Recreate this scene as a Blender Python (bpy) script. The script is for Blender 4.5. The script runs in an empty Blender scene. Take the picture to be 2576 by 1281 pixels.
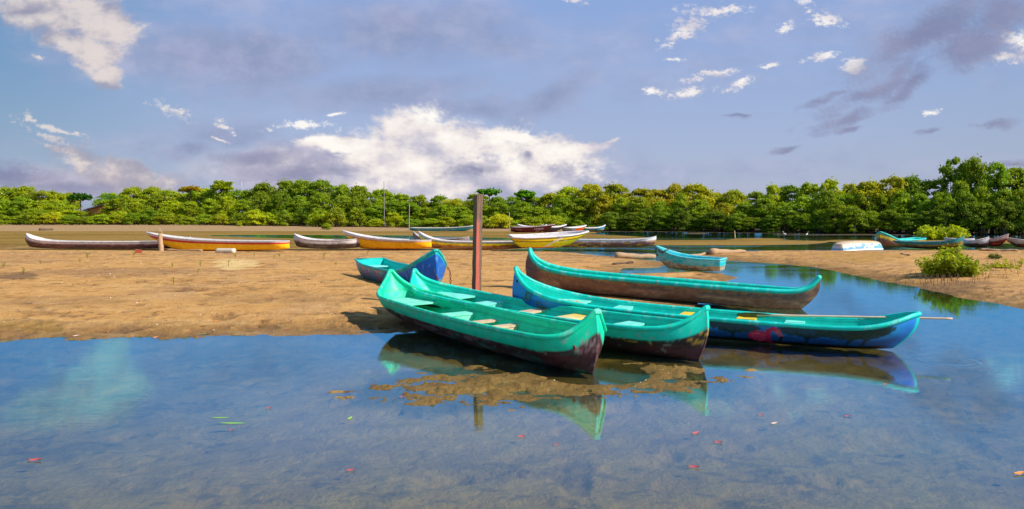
import bpy, bmesh, math, random
import numpy as np
from mathutils import Vector, Matrix
C = bpy.context.scene
COL = C.collection
R = math.radians
rnd = random.Random(7)
rng = np.random.default_rng(11)

# ---------------------------------------------------------------- camera
# photo measured on a 2576 x 1281 view of it; the horizon lies at row 532
F, CU, CV, VH, H = 1900.0, 1288.0, 640.5, 532.0, 2.0
PITCH = math.atan((CV - VH) / F)
cam_d = bpy.data.cameras.new('camera'); cam = bpy.data.objects.new('camera', cam_d); COL.objects.link(cam)
cam_d.sensor_width = 36.0; cam_d.lens = F / 2576 * 36.0
cam_d.clip_start = 0.05; cam_d.clip_end = 6000
cam.location = (0, 0, H); cam.rotation_euler = (math.pi/2 - PITCH, 0, 0)
C.camera = cam
CP, SP = math.cos(PITCH), math.sin(PITCH)
def ray(u, v):
    a = (u - CU) / F; b = -(v - CV) / F
    return Vector((a, CP + b*SP, -SP + b*CP))
def P(u, v, z=0.0):
    d = ray(u, v); t = (z - H) / d.z
    return Vector((d.x*t, d.y*t, z))
def height_at(u, v, y):            # height of the point seen at (u, v) at distance y
    d = ray(u, v); return H + d.z * y / d.y
def PY(u, v, y):
    d = ray(u, v); return Vector((d.x*y/d.y, y, H + d.z*y/d.y))

# ---------------------------------------------------------------- light
SUN_EL, SUN_AZ = R(39), R(112)      # azimuth from +Y towards +X
sd = bpy.data.lights.new('sun', 'SUN'); so = bpy.data.objects.new('sun', sd); COL.objects.link(so)
sd.energy = 4.9; sd.angle = R(0.5); sd.color = (1.0, 0.92, 0.80)
sv = Vector((math.cos(SUN_EL)*math.sin(SUN_AZ), math.cos(SUN_EL)*math.cos(SUN_AZ), math.sin(SUN_EL)))
so.rotation_euler = sv.to_track_quat('Z', 'Y').to_euler(); so.location = (30, 0, 40)
C.view_settings.view_transform = 'Standard'; C.view_settings.look = 'None'
C.view_settings.exposure = 0.28; C.view_settings.gamma = 1.0
C.view_settings.use_curve_mapping = False
C.cycles.max_bounces = 8; C.cycles.transparent_max_bounces = 12
C.cycles.use_denoising = True

class NT:
    """small helper for writing node graphs"""
    def __init__(s, tree): s.t = tree; s.n = tree.nodes; s.l = tree.links
    def new(s, typ, **kw):
        n = s.n.new(typ)
        for k, v in kw.items(): setattr(n, k, v)
        return n
    def put(s, sock, v):
        if isinstance(v, bpy.types.NodeSocket): s.l.new(v, sock)
        elif isinstance(v, (tuple, list)):
            v = tuple(v)
            if sock.type == 'RGBA' and len(v) == 3: v = v + (1.0,)
            sock.default_value = v
        else: sock.default_value = v
    def m(s, op, a, b=None, c=None, clamp=False):
        n = s.new('ShaderNodeMath', operation=op, use_clamp=clamp)
        s.put(n.inputs[0], a)
        if b is not None: s.put(n.inputs[1], b)
        if c is not None: s.put(n.inputs[2], c)
        return n.outputs[0]
    def vm(s, op, a, b=None, scale=None):
        n = s.new('ShaderNodeVectorMath', operation=op)
        s.put(n.inputs[0], a)
        if b is not None: s.put(n.inputs[1], b)
        if scale is not None: s.put(n.inputs['Scale'], scale)
        return n.outputs['Value'] if op in ('LENGTH', 'DOT_PRODUCT', 'DISTANCE') else n.outputs[0]
    def noise(s, vec, scale, detail=4, rough=.5, dist=0, out=0):
        n = s.new('ShaderNodeTexNoise'); s.put(n.inputs['Vector'], vec)
        n.inputs['Scale'].default_value = scale; n.inputs['Detail'].default_value = detail
        n.inputs['Roughness'].default_value = rough; n.inputs['Distortion'].default_value = dist
        return n.outputs[out]
    def mix(s, f, a, b, mode='MIX'):
        n = s.new('ShaderNodeMix', data_type='RGBA', blend_type=mode)
        s.put(n.inputs[0], f); s.put(n.inputs[6], a); s.put(n.inputs[7], b)
        return n.outputs[2]
    def ramp(s, f, lo, hi, a=0.0, b=1.0, smooth=True):
        n = s.new('ShaderNodeMapRange'); n.interpolation_type = 'SMOOTHSTEP' if smooth else 'LINEAR'
        s.put(n.inputs[0], f); s.put(n.inputs[1], lo); s.put(n.inputs[2], hi); s.put(n.inputs[3], a); s.put(n.inputs[4], b)
        return n.outputs[0]
    def cramp(s, f, stops):
        n = s.new('ShaderNodeValToRGB'); s.put(n.inputs[0], f); e = n.color_ramp.elements
        while len(e) < len(stops): e.new(.5)
        for k, (p, c) in enumerate(stops):
            e[k].position = p; e[k].color = (tuple(c) + (1,)) if not isinstance(c, (int, float)) else (c, c, c, 1)
        return n.outputs[0]

# ---------------------------------------------------------------- sky
w = bpy.data.worlds.new("World"); C.world = w; w.use_nodes = True
T = NT(w.node_tree); T.n.clear()
sky = T.new('ShaderNodeTexSky', sky_type='NISHITA'); sky.sun_disc = False
sky.sun_elevation = SUN_EL; sky.sun_rotation = SUN_AZ
sky.air_density = 1.0; sky.dust_density = 1.0; sky.ozone_density = 2.0
tc = T.new('ShaderNodeTexCoord').outputs['Generated']
sx = T.new('ShaderNodeSeparateXYZ'); T.l.new(tc, sx.inputs[0])
dx, dy, dz = sx.outputs
ay = T.m('MAXIMUM', T.m('ABSOLUTE', dy), 0.12)
gx, gz = T.m('DIVIDE', dx, ay), T.m('DIVIDE', dz, ay)
cb = T.new('ShaderNodeCombineXYZ'); T.put(cb.inputs[0], gx); T.put(cb.inputs[1], T.m('MULTIPLY', gz, 1.5))
G = cb.outputs[0]
cb2 = T.new('ShaderNodeCombineXYZ'); T.put(cb2.inputs[0], gx); T.put(cb2.inputs[1], gz); G0 = cb2.outputs[0]
def gno(u, v): d = ray(u, v); return d.x/d.y, d.z/d.y
KK = 10.0     # background strength is 0.1
base = T.cramp(T.m('MULTIPLY', gz, 1.0), [(0.0, (.36,.40,.52)), (.10, (.31,.38,.58)), (.27, (.23,.34,.61)), (.50, (.045,.26,.52)), (1.0, (.02,.17,.44))])
left = T.ramp(gx, -.25, -.72)
base = T.mix(T.m('MULTIPLY', left, .88), base, T.mix(T.ramp(gz, 0, .3), (.20,.29,.42), (.085,.22,.40)))
right = T.ramp(gx, .35, .72)
base = T.mix(T.m('MULTIPLY', right, .5), base, T.mix(T.ramp(gz, 0, .3), (.27,.32,.42), (.21,.32,.54)))
sk = T.mix(1.0, base, (KK, KK, KK), 'MULTIPLY')
sk = T.mix(.15, sk, sky.outputs[0])
warp = T.vm('SCALE', T.vm('SUBTRACT', T.noise(G, 9, 3, .6, out=1), (.5,.5,.5)), scale=.055)
W = T.vm('ADD', G0, warp)
def blobs(lst, vec):
    tot = None
    for (u, v, ru, rv, ang) in lst:
        cx, cz = gno(u, v)
        mp = T.new('ShaderNodeMapping', vector_type='TEXTURE')
        # each puff waits for the one before (a millionth of it is added), which keeps the shader's memory small
        T.put(mp.inputs[0], vec if tot is None else T.vm('ADD', vec, T.m('MULTIPLY', tot, 1e-6))); mp.inputs[1].default_value = (cx, cz, 0)
        mp.inputs[2].default_value = (0, 0, R(ang)); mp.inputs[3].default_value = (ru/F, rv/F, 1)
        d = T.m('SUBTRACT', 1.0, T.vm('LENGTH', mp.outputs[0]))
        tot = d if tot is None else T.m('MAXIMUM', tot, d)
    return tot
nlow = T.noise(G, 5, 6, .62); nmid = T.noise(G, 16, 8, .62); nfine = T.noise(G, 42, 8, .65)
# a thin lavender veil over most of the sky
veil = T.ramp(T.noise(T.vm('ADD', T.vm('MULTIPLY', G, (1, 2.0, 1)), (3.1,.4,0)), 3.2, 6, .6), .42, .72)
sk = T.mix(T.m('MULTIPLY', veil, .75), sk, T.mix(T.ramp(nmid, .35, .65), (KK*.27, KK*.31, KK*.47), (KK*.38, KK*.40, KK*.56)))
soft = [(700,150,420,120,4), (1380,245,190,58,32), (950,230,420,80,0), (560,330,200,50,0), (1000,90,420,130,0), (780,400,260,60,0), (1180,270,300,40,0), (480,370,110,30,10)]
fs = T.ramp(T.m('ADD', blobs(soft, W), T.m('ADD', T.m('MULTIPLY', T.m('SUBTRACT', nlow, .5), 1.7), T.m('MULTIPLY', T.m('SUBTRACT', nmid, .5), .9))), .0, .9)
sk = T.mix(T.m('MULTIPLY', fs, .75), sk, T.mix(T.ramp(nmid, .3, .7), (KK*.20, KK*.235, KK*.38), (KK*.31, KK*.34, KK*.50)))
# bright cumulus, then small ragged puffs
nvf = T.noise(G, 130, 6, .7)
cum = [(110,20,210,75,-8), (240,40,150,75,-20), (170,95,120,42,-15), (265,190,52,38,-30), (235,130,80,40,0), (200,395,120,46,-24), (330,430,120,36,-20), (330,450,170,46,-12),
       (1030,335,120,84,8), (1120,370,230,85,0), (1230,372,190,74,0), (1390,392,150,58,-6), (1130,440,500,82,0), (1050,405,300,80,0), (1290,345,170,34,-6), (1465,380,90,26,0), (860,370,180,26,0)]
puff = [(425,280,60,24,-22), (130,312,115,14,-16), (130,345,125,16,-26), (150,375,120,14,-24), (770,326,105,14,0), (568,304,42,12,-15), (1790,14,100,26,6), (1722,66,62,36,30), (1705,98,58,18,20), (1645,222,42,16,0), (1785,190,95,14,4),
        (1735,226,70,18,0), (1860,222,54,15,14), (1935,176,34,12,8), (1975,68,28,20,0), (2090,54,66,17,-8), (2025,17,44,13,0), (2062,146,50,16,16),
        (2140,160,52,18,14), (2348,272,32,10,0), (2530,140,120,24,6), (2565,100,66,32,0), (1438,6,42,12,0), (1700,149,28,9,0), (95,140,18,11,0), (860,300,30,10,10), (555,338,36,8,-12), (1080,292,26,12,-20), (1530,366,36,12,10)]
def puffy(lst, kb, km, kf, kv):
    n_ = T.m('ADD', T.m('ADD', T.m('MULTIPLY', T.m('SUBTRACT', nmid, .5), km), T.m('MULTIPLY', T.m('SUBTRACT', nfine, .5), kf)), T.m('ADD', T.m('MULTIPLY', T.m('SUBTRACT', nvf, .5), kv), T.m('MULTIPLY', T.m('SUBTRACT', nlow, .5), kb)))
    return T.m('ADD', blobs(lst, W), n_)
G2 = T.vm('ADD', G, (-.012, -.024, 0))
rel = T.m('SUBTRACT', T.noise(G, 9, 6, .55), T.noise(G2, 9, 6, .55))
def cloud_layer(sk, d, mask, fill, top, warm):
    lit = T.m('ADD', T.m('ADD', T.m('MULTIPLY', rel, 3.2), .55), T.ramp(gz, .0, .085, -.40, .11))
    lit = T.m('ADD', lit, T.ramp(d, .2, .9, .0, .16))
    cc = T.cramp(lit, [(0, (.36,.38,.52)), (.40, (.60,.57,.65)), (.68, (.86,.79,.76)), (1, (1.0,.95,.88))])
    cc = T.mix(T.ramp(gx, -.3, -.5, 0, warm), cc, T.mix(T.ramp(lit, .38, 1.0), (.33,.30,.38), (.82,.69,.60)))
    return T.mix(T.m('MULTIPLY', T.m('MULTIPLY', mask, fill), T.ramp(gx, -.52, -.3, .78, 1.0)), sk, T.mix(1.0, cc, (top, top, top), 'MULTIPLY'))
hz = [(760,425,360,80,0), (1150,445,480,80,0), (180,455,300,60,0), (1380,420,200,60,0)]
fh = T.ramp(T.m('ADD', blobs(hz, W), T.m('MULTIPLY', T.m('SUBTRACT', nlow, .5), 1.0)), .0, .8)
sk = T.mix(T.m('MULTIPLY', fh, .8), sk, T.mix(T.ramp(nmid, .35, .65), (KK*.36, KK*.34, KK*.45), (KK*.56, KK*.51, KK*.57)))
dc = puffy(cum, 1.0, 1.15, .9, .5)
sk = cloud_layer(sk, dc, T.ramp(dc, .02, .58), .95, KK*.86, .85)
dp = puffy(puff, .2, .9, 2.0, 2.4)
sk = cloud_layer(sk, dp, T.ramp(dp, .10, .95), .85, KK*.88, .7)
# grey undersides
dark = [(2330,85,330,70,28), (2200,215,230,34,30), (2500,45,190,95,20), (2450,120,150,65,10), (2150,290,150,26,28), (2080,250,90,14,24), (2290,200,120,24,28), (2330,325,60,12,6), (2495,312,85,15,10), (2560,402,70,12,14), (2130,330,60,10,14),
        (30,440,200,36,-6), (170,470,260,28,0), (1180,432,100,18,8), (640,395,130,22,-4), (760,425,200,26,0), (60,15,120,26,0), (1330,400,22,16,30), (1980,385,55,10,10), (1850,295,40,8,0)]
fd = T.m('ADD', blobs(dark, W), T.m('ADD', T.m('MULTIPLY', T.m('SUBTRACT', nvf, .5), .8), T.m('MULTIPLY', T.m('SUBTRACT', nmid, .5), 1.9)))
md = T.ramp(fd, -.05, .95)
sk = T.mix(T.m('MULTIPLY', md, .82), sk, T.mix(T.ramp(nlow, .35, .65), (KK*.17, KK*.19, KK*.32), (KK*.25, KK*.25, KK*.37)))
bg = T.new('ShaderNodeBackground'); T.put(bg.inputs[0], sk); bg.inputs[1].default_value = 0.1
wo = T.new('ShaderNodeOutputWorld'); T.l.new(bg.outputs[0], wo.inputs[0])

# ---------------------------------------------------------------- helpers
def tag(o, label=None, cat=None, group=None, kind=None):
    if label: o['label'] = label
    if cat: o['category'] = cat
    if group: o['group'] = group
    if kind: o['kind'] = kind
    return o
def empty(name, loc, rz=0.0, label=None, cat=None, group=None):
    o = bpy.data.objects.new(name, None); COL.objects.link(o)
    o.location = loc; o.rotation_euler = (0, 0, rz); o.empty_display_size = .3
    return tag(o, label, cat, group)
def link(name, me, mats, parent=None):
    for m_ in (mats if isinstance(mats, (list, tuple)) else [mats]): me.materials.append(m_)
    o = bpy.data.objects.new(name, me); COL.objects.link(o)
    if parent: o.parent = parent
    return o
def mesh_np(name, V, Fc, cols=None, smooth=True, extra=None):
    """V (n,3), Fc list of faces or (m,4)/(m,3) array"""
    me = bpy.data.meshes.new(name)
    V = np.asarray(V, dtype=np.float32)
    if isinstance(Fc, np.ndarray):
        k = Fc.shape[1]; n = len(Fc)
        me.vertices.add(len(V)); me.vertices.foreach_set('co', V.ravel())
        me.loops.add(n*k); me.loops.foreach_set('vertex_index', Fc.astype(np.int32).ravel())
        me.polygons.add(n); me.polygons.foreach_set('loop_start', np.arange(0, n*k, k, dtype=np.int32))
        me.polygons.foreach_set('loop_total', np.full(n, k, dtype=np.int32))
        me.update(calc_edges=True)
    else:
        me.from_pydata([tuple(map(float, p)) for p in V], [], [tuple(int(i) for i in f) for f in Fc]); me.update()
    if cols is not None:
        a = me.color_attributes.new('paint', 'FLOAT_COLOR', 'POINT')
        c4 = np.ones((len(V), 4), dtype=np.float32); c4[:, :3] = cols
        a.data.foreach_set('color', c4.ravel())
    if smooth: me.polygons.foreach_set('use_smooth', np.ones(len(me.polygons), dtype=bool))
    return me
def hashf(i, j, seed):
    i = i.astype(np.int64); j = j.astype(np.int64)
    h = (i*374761393 + j*668265263 + seed*1442695041) & 0xffffffff
    h = ((h ^ (h >> 13)) * 1274126177) & 0xffffffff
    h = h ^ (h >> 16)
    return (h & 0xffffff) / float(0xffffff)
def vn(x, y, seed=0):
    x = np.asarray(x, float); y = np.asarray(y, float)
    i, j = np.floor(x), np.floor(y); fx, fy = x-i, y-j
    fx = fx*fx*(3-2*fx); fy = fy*fy*(3-2*fy)
    a, b, c, d = hashf(i, j, seed), hashf(i+1, j, seed), hashf(i, j+1, seed), hashf(i+1, j+1, seed)
    return a + (b-a)*fx + (c-a)*fy + (a-b-c+d)*fx*fy
def fbm(x, y, oct=4, seed=0, g=.5):
    t = 0; am = 1; s = 0
    for k in range(oct):
        t = t + am*vn(x*2**k, y*2**k, seed+k*17); s += am; am *= g
    return t/s
def inpoly(x, y, poly):
    ins = np.zeros(np.shape(x), bool); n = len(poly)
    for k in range(n):
        x1, y1 = poly[k]; x2, y2 = poly[(k+1) % n]
        if y1 == y2: continue
        c = ((y1 > y) != (y2 > y)) & (x < (x2-x1)*(y-y1)/(y2-y1) + x1)
        ins ^= c
    return ins
def sdist(x, y, poly):
    d2 = np.full(np.shape(x), 1e18); n = len(poly)
    for k in range(n):
        x1, y1 = poly[k]; x2, y2 = poly[(k+1) % n]
        ex, ey = x2-x1, y2-y1; L2 = ex*ex+ey*ey + 1e-12
        t = np.clip(((x-x1)*ex + (y-y1)*ey)/L2, 0, 1)
        d2 = np.minimum(d2, (x-x1-t*ex)**2 + (y-y1-t*ey)**2)
    d = np.sqrt(d2)
    return np.where(inpoly(x, y, poly), d, -d)
def sstep(a, b, x):
    t = np.clip((x-a)/(b-a), 0, 1); return t*t*(3-2*t)
def lin(*c):      # sRGB 0-255 -> linear
    return tuple(((v/255.0)/12.92 if v/255.0 <= .04045 else ((v/255.0+.055)/1.055)**2.4) for v in c)
def tube(path, radii, n=8, closed=False, flat=None):
    """swept tube: path (k,3), radii scalar or list; flat=(a,b) scales across/up"""
    path = [Vector(p) for p in path]; k = len(path)
    if not hasattr(radii, '__len__'): radii = [radii]*k
    V, Fc = [], []
    for i, p in enumerate(path):
        a = path[(i-1) % k] if (closed or i > 0) else path[i]
        b = path[(i+1) % k] if (closed or i < k-1) else path[i]
        t = (b-a).normalized()
        up = Vector((0, 0, 1)) if abs(t.z) < .98 else Vector((1, 0, 0))
        s = t.cross(up).normalized(); q = s.cross(t).normalized()
        fa, fb_ = flat or (1, 1)
        for j in range(n):
            an = 2*math.pi*j/n
            V.append(p + s*(math.cos(an)*radii[i]*fa) + q*(math.sin(an)*radii[i]*fb_))
    m_ = k if closed else k-1
    for i in range(m_):
        for j in range(n):
            Fc.append((i*n+j, i*n+(j+1) % n, ((i+1) % k)*n+(j+1) % n, ((i+1) % k)*n+j))
    if not closed:
        Fc.append(tuple(range(n))[::-1]); Fc.append(tuple((k-1)*n+j for j in range(n)))
    return V, Fc
def join(parts):
    V, Fc = [], []
    for v, f in parts:
        o = len(V); V += list(v); Fc += [tuple(i+o for i in q) for q in f]
    return V, Fc
def box(x0, x1, y0, y1, z0, z1):
    V = [(x0,y0,z0),(x1,y0,z0),(x1,y1,z0),(x0,y1,z0),(x0,y0,z1),(x1,y0,z1),(x1,y1,z1),(x0,y1,z1)]
    return V, [(0,3,2,1),(4,5,6,7),(0,1,5,4),(1,2,6,5),(2,3,7,6),(3,0,4,7)]

# ---------------------------------------------------------------- materials
def newmat(name):
    m_ = bpy.data.materials.new(name); m_.use_nodes = True; t = NT(m_.node_tree); t.n.clear()
    return m_, t
def finish(t, sh):
    o = t.new('ShaderNodeOutputMaterial'); t.l.new(sh, o.inputs[0])
def bsdf(t, col, rough=.6, normal=None, spec=.5, **kw):
    b = t.new('ShaderNodeBsdfPrincipled'); t.put(b.inputs['Base Color'], col); t.put(b.inputs['Roughness'], rough)
    b.inputs['Specular IOR Level'].default_value = spec
    if normal is not None: t.l.new(normal, b.inputs['Normal'])
    return b
def bump(t, h, strength=.4, dist=.02, normal=None):
    b = t.new('ShaderNodeBump'); t.put(b.inputs['Height'], h); b.inputs['Strength'].default_value = strength
    b.inputs['Distance'].default_value = dist
    if normal is not None: t.l.new(normal, b.inputs['Normal'])
    return b.outputs[0]
def mat_paint():       # the boats' painted wood and fibreglass: colour from the paint laid out on each hull
    m_, t = newmat('boat_paint')
    a = t.new('ShaderNodeAttribute'); a.attribute_name = 'paint'
    p = t.new('ShaderNodeTexCoord').outputs['Object']
    n1 = t.noise(p, 6, 6, .6); n2 = t.noise(t.vm('MULTIPLY', p, (1, 1, 3)), 45, 5, .65)
    c = t.mix(1.0, a.outputs[0], t.cramp(n1, [(.25, .78), (.7, 1.12)]), 'MULTIPLY')
    c = t.mix(t.ramp(n2, .68, .78, 0, .3), c, (.30,.26,.20))
    h = t.m('ADD', t.m('MULTIPLY', n2, .5), n1)
    finish(t, bsdf(t, c, t.ramp(n1, .3, .7, .38, .6), bump(t, h, .22, .012), .4).outputs[0]); return m_
def mat_solid(name, col, rough=.6, var=.25, scale=8, b=.2, stretch=(1,1,1), spec=.4, dirt=None):
    m_, t = newmat(name)
    p = t.vm('MULTIPLY', t.new('ShaderNodeTexCoord').outputs['Object'], stretch)
    n1 = t.noise(p, scale, 7, .62)
    c = t.mix(1.0, col, t.cramp(n1, [(.25, 1-var), (.75, 1+var)]), 'MULTIPLY')
    if dirt: c = t.mix(t.ramp(t.noise(p, scale*2.7, 6, .7), .52, .66), c, dirt)
    finish(t, bsdf(t, c, rough, bump(t, n1, b, .02), spec).outputs[0]); return m_
PAINT = mat_paint()
M_wood = mat_solid('bare_timber', (.50,.30,.16), .7, .3, 6, .3, (2, 30, 10))
M_log = mat_solid('driftwood', (.46,.30,.17), .85, .35, 5, .6, (2, 12, 12), dirt=(.22,.14,.08))
M_bark = mat_solid('bark', (.13,.085,.055), .9, .4, 8, .5, (8, 8, 2))
M_chain = mat_solid('rusty_chain', (.16,.06,.03), .7, .5, 60, .3)

def mat_post():
    m_, t = newmat('post_timber')
    tcn = t.new('ShaderNodeTexCoord'); p = tcn.outputs['Object']
    g = t.noise(t.vm('MULTIPLY', p, (30, 30, 1.6)), 3, 6, .65)
    c = t.mix(1.0, (.22,.12,.075), t.cramp(g, [(.3, .45), (.7, 1.35)]), 'MULTIPLY')
    s = t.new('ShaderNodeSeparateXYZ'); t.l.new(p, s.inputs[0])
    m1 = t.m('MULTIPLY', t.m('MULTIPLY', t.ramp(s.outputs[0], .045, .030), t.ramp(s.outputs[1], -.056, -.062)), t.ramp(s.outputs[2], 2.25, 2.1))
    m1 = t.m('MULTIPLY', m1, t.ramp(t.noise(t.vm('MULTIPLY', p, (20, 20, 4)), 2.5, 5, .7), .36, .44))
    c = t.mix(t.m('MULTIPLY', m1, .8), c, (.62,.13,.09))
    finish(t, bsdf(t, c, .85, bump(t, g, .6, .01), .25).outputs[0]); return m_
def mat_leaf(name='foliage', lo=.6, hi=1.5):
    m_, t = newmat(name)
    oi = t.new('ShaderNodeObjectInfo')
    a = t.new('ShaderNodeAttribute'); a.attribute_name = 'paint'
    p = t.new('ShaderNodeTexCoord').outputs['Object']
    n = t.noise(t.vm('ADD', p, t.vm('SCALE', oi.outputs['Location'], scale=.37)), .9, 3, .6)
    c = t.mix(1.0, oi.outputs['Color'], a.outputs[0], 'MULTIPLY')
    c = t.mix(1.0, c, t.cramp(n, [(.3, (.65,.72,.75)), (.68, (1.25,1.16,.85))]), 'MULTIPLY')
    b = bsdf(t, c, .5, None, .32)
    tr = t.new('ShaderNodeBsdfTranslucent'); t.put(tr.inputs[0], t.mix(1.0, c, (1.2,1.15,.45), 'MULTIPLY'))
    mx = t.new('ShaderNodeMixShader'); mx.inputs[0].default_value = .45
    t.l.new(b.outputs[0], mx.inputs[1]); t.l.new(tr.outputs[0], mx.inputs[2]); finish(t, mx.outputs[0]); return m_
M_post = mat_post(); M_leaf = mat_leaf()

def mat_ground():
    m_, t = newmat('sand_and_mud')
    a = t.new('ShaderNodeAttribute'); a.attribute_name = 'paint'
    p = t.new('ShaderNodeTexCoord').outputs['Object']
    ps = t.vm('MULTIPLY', p, (1, 1.0, 1))
    n1 = t.noise(ps, .55, 7, .62); n2 = t.noise(ps, 3.3, 8, .65); n3 = t.noise(ps, 17, 8, .7); n4 = t.noise(ps, 70, 6, .7)
    c = t.mix(1.0, a.outputs[0], t.cramp(n2, [(.3, (.84,.80,.76)), (.7, (1.10,1.12,1.12))]), 'MULTIPLY')
    c = t.mix(1.0, c, t.cramp(n1, [(.3, (.93,.90,.86)), (.7, (1.04,1.05,1.08))]), 'MULTIPLY')
    c = t.mix(t.ramp(n3, .58, .72, 0, .45), c, t.mix(1.0, c, (.48,.42,.36), 'MULTIPLY'))
    c = t.mix(t.ramp(t.noise(ps, 9, 5, .7), .66, .74, 0, .6), c, t.mix(1.0, c, (.35,.27,.22), 'MULTIPLY'))
    c = t.mix(t.ramp(n4, .66, .74, 0, .5), c, (.62,.50,.36))
    mk = t.noise(t.vm('MULTIPLY', p, (1, .8, 1)), 2.0, 9, .72); mk2 = t.noise(p, .33, 3, .5)
    c = t.mix(t.m('MULTIPLY', t.ramp(mk, .575, .66), t.ramp(mk2, .40, .56, .30, .95)), c, t.mix(1.0, c, (.42,.34,.29), 'MULTIPLY'))
    s = t.new('ShaderNodeSeparateXYZ'); t.l.new(p, s.inputs[0])
    wet = t.ramp(s.outputs[2], .07, .0)
    rough = t.m('SUBTRACT', .95, t.m('MULTIPLY', t.m('MULTIPLY', wet, t.ramp(s.outputs[1], 20, 12)), .5))
    h = t.m('ADD', t.m('MULTIPLY', n3, .5), t.m('ADD', n2, t.m('MULTIPLY', n4, .12)))
    finish(t, bsdf(t, c, rough, bump(t, h, .9, .09), .12).outputs[0]); return m_
def mat_water():
    m_, t = newmat('estuary_water')
    p = t.new('ShaderNodeTexCoord').outputs['Object']
    s = t.new('ShaderNodeSeparateXYZ'); t.l.new(p, s.inputs[0])
    n1 = t.noise(t.vm('MULTIPLY', p, (1.0, 2.6, 1)), 7, 3, .55)
    n2 = t.noise(t.vm('MULTIPLY', p, (1.0, 2.2, 1)), 1.3, 3, .5)
    patch = t.ramp(t.noise(t.vm('MULTIPLY', p, (.5, 1, 1)), .35, 4, .6), .50, .68)
    h = t.m('ADD', t.m('MULTIPLY', n1, t.m('ADD', .10, t.m('MULTIPLY', patch, .22))), t.m('MULTIPLY', n2, .25))
    for (u, v, r, k) in [(2195, 1183, .28, 60), (1695, 1060, .16, 80), (2380, 907, .5, 40), (1010, 1085, .35, 50)]:
        q = P(u, v)
        d = t.vm('DISTANCE', p, (q.x, q.y, 0))
        e = t.m('MULTIPLY', t.m('SINE', t.m('MULTIPLY', d, k)), t.ramp(t.m('ABSOLUTE', t.m('SUBTRACT', d, r*.7)), r*.4, 0, 0, .16))
        h = t.m('ADD', h, e)
    nrm = bump(t, h, .20, .02)
    # streaks of wind-ruffled water out in the channel
    far = t.ramp(s.outputs[1], 24, 34)
    n3 = t.noise(t.vm('MULTIPLY', p, (1.2, 5, 1)), 1.2, 4, .6)
    stre = t.ramp(t.noise(t.vm('MULTIPLY', p, (.10, .5, 1)), 1.0, 4, .6), .47, .62)
    nrm = bump(t, t.m('MULTIPLY', t.m('MULTIPLY', n3, far), t.m('ADD', .03, stre)), .22, .10, nrm)
    lw = t.new('ShaderNodeLayerWeight'); lw.inputs[0].default_value = .5
    f = t.cramp(lw.outputs['Facing'], [(.45, .06), (.62, .25), (.70, .42), (.76, .55), (.82, .72), (.90, .86), (1.0, .96)])
    g = t.new('ShaderNodeBsdfGlossy'); t.put(g.inputs[0], (.20,.70,1.0)); g.inputs['Roughness'].default_value = .02
    t.l.new(nrm, g.inputs['Normal'])
    tr = t.new('ShaderNodeBsdfTransparent'); t.put(tr.inputs[0], (.80,.88,.74))
    mx = t.new('ShaderNodeMixShader'); t.put(mx.inputs[0], f)
    t.l.new(tr.outputs[0], mx.inputs[1]); t.l.new(g.outputs[0], mx.inputs[2]); finish(t, mx.outputs[0]); return m_
M_ground = mat_ground(); M_water = mat_water()

# ---------------------------------------------------------------- land shapes (outlines surveyed at water level)
def wp(pts): return [tuple(P(u, v)[:2]) for u, v in pts]
A_ = wp([(-2600,980),(-600,880),(0,861),(60,856),(120,852),(200,856),(330,849),(420,853),(560,845),(700,846),(800,842),(900,842),(985,838),
         (1070,833),(1170,815),(1270,797),(1440,786),(1740,775),(1815,735),(1826,712),(1850,700),(1826,688),(1740,684),(1560,690),(1570,675),(1650,674),(1690,664),(1640,656),(1600,651),(1555,647),(1500,643),(1450,637),(1400,633),(1330,631),(1260,630),
         (1000,630),(740,633),(400,631),(0,630),(-2600,630)])
A2 = wp([(1570,690),(1826,690),(1700,720),(1500,720),(1380,690),(1380,660),(1455,658),(1500,664),(1560,669)])
B_ = wp([(1735,646),(1850,657),(1946,663),(2040,672),(2134,690),(2206,704),(2266,715),(2307,724),(2335,733),(2417,749),(2495,762),(2576,779),(2900,850),(4200,1150),
         (4200,622),(2576,627),(2300,629),(2100,630),(1960,630),(1900,631),(1784,637)])
F_ = wp([(-6000,533.2),(9000,533.2),(9000,602),(4500,598),(2576,594),(2400,592),(2000,588),(1700,584),(1525,583),(1500,586),(1480,589),(1560,592),(1640,598),
         (1560,600),(1261,599),(1000,592.5),(640,591),(515,592),(540,594),(700,599),(1000,601.5),(1261,603.5),(1400,604.5),(1640,604),(1900,603.5),(2060,606),(2085,610),(2030,615),(1900,617.5),(1640,617),(1440,621),
         (1300,627),(1240,634),(-6000,634)])
bars = [wp([(1711,588),(1735,585.5),(1760,585),(1790,588.5),(1750,589.5)]),
        wp([(1820,604),(1850,600),(1890,599),(1950,600),(1985,602),(1950,604),(2100,607),(2060,612),(1900,609)]),
        wp([(2059,607),(2100,603.5),(2190,604),(2215,607),(2120,610.5)]),
        wp([(1946,590.5),(2160,589.2),(2340,590.5),(2340,591.8),(1946,592)]),
        wp([(2230,607),(2330,604),(2700,604),(4000,606),(4000,616),(2576,613),(2330,612)])]
M_ = wp([(1000,962),(1040,945),(1115,934),(1248,926),(1403,930),(1510,930),(1590,912),(1700,903),(1790,905),(1800,960),(1788,984),(1668,988),(1558,986),(1500,990),
         (1400,1000),(1314,1014),(1195,1010),(1071,1020),(1040,1000),(1000,985),(960,1004),(955,975)])
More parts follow.
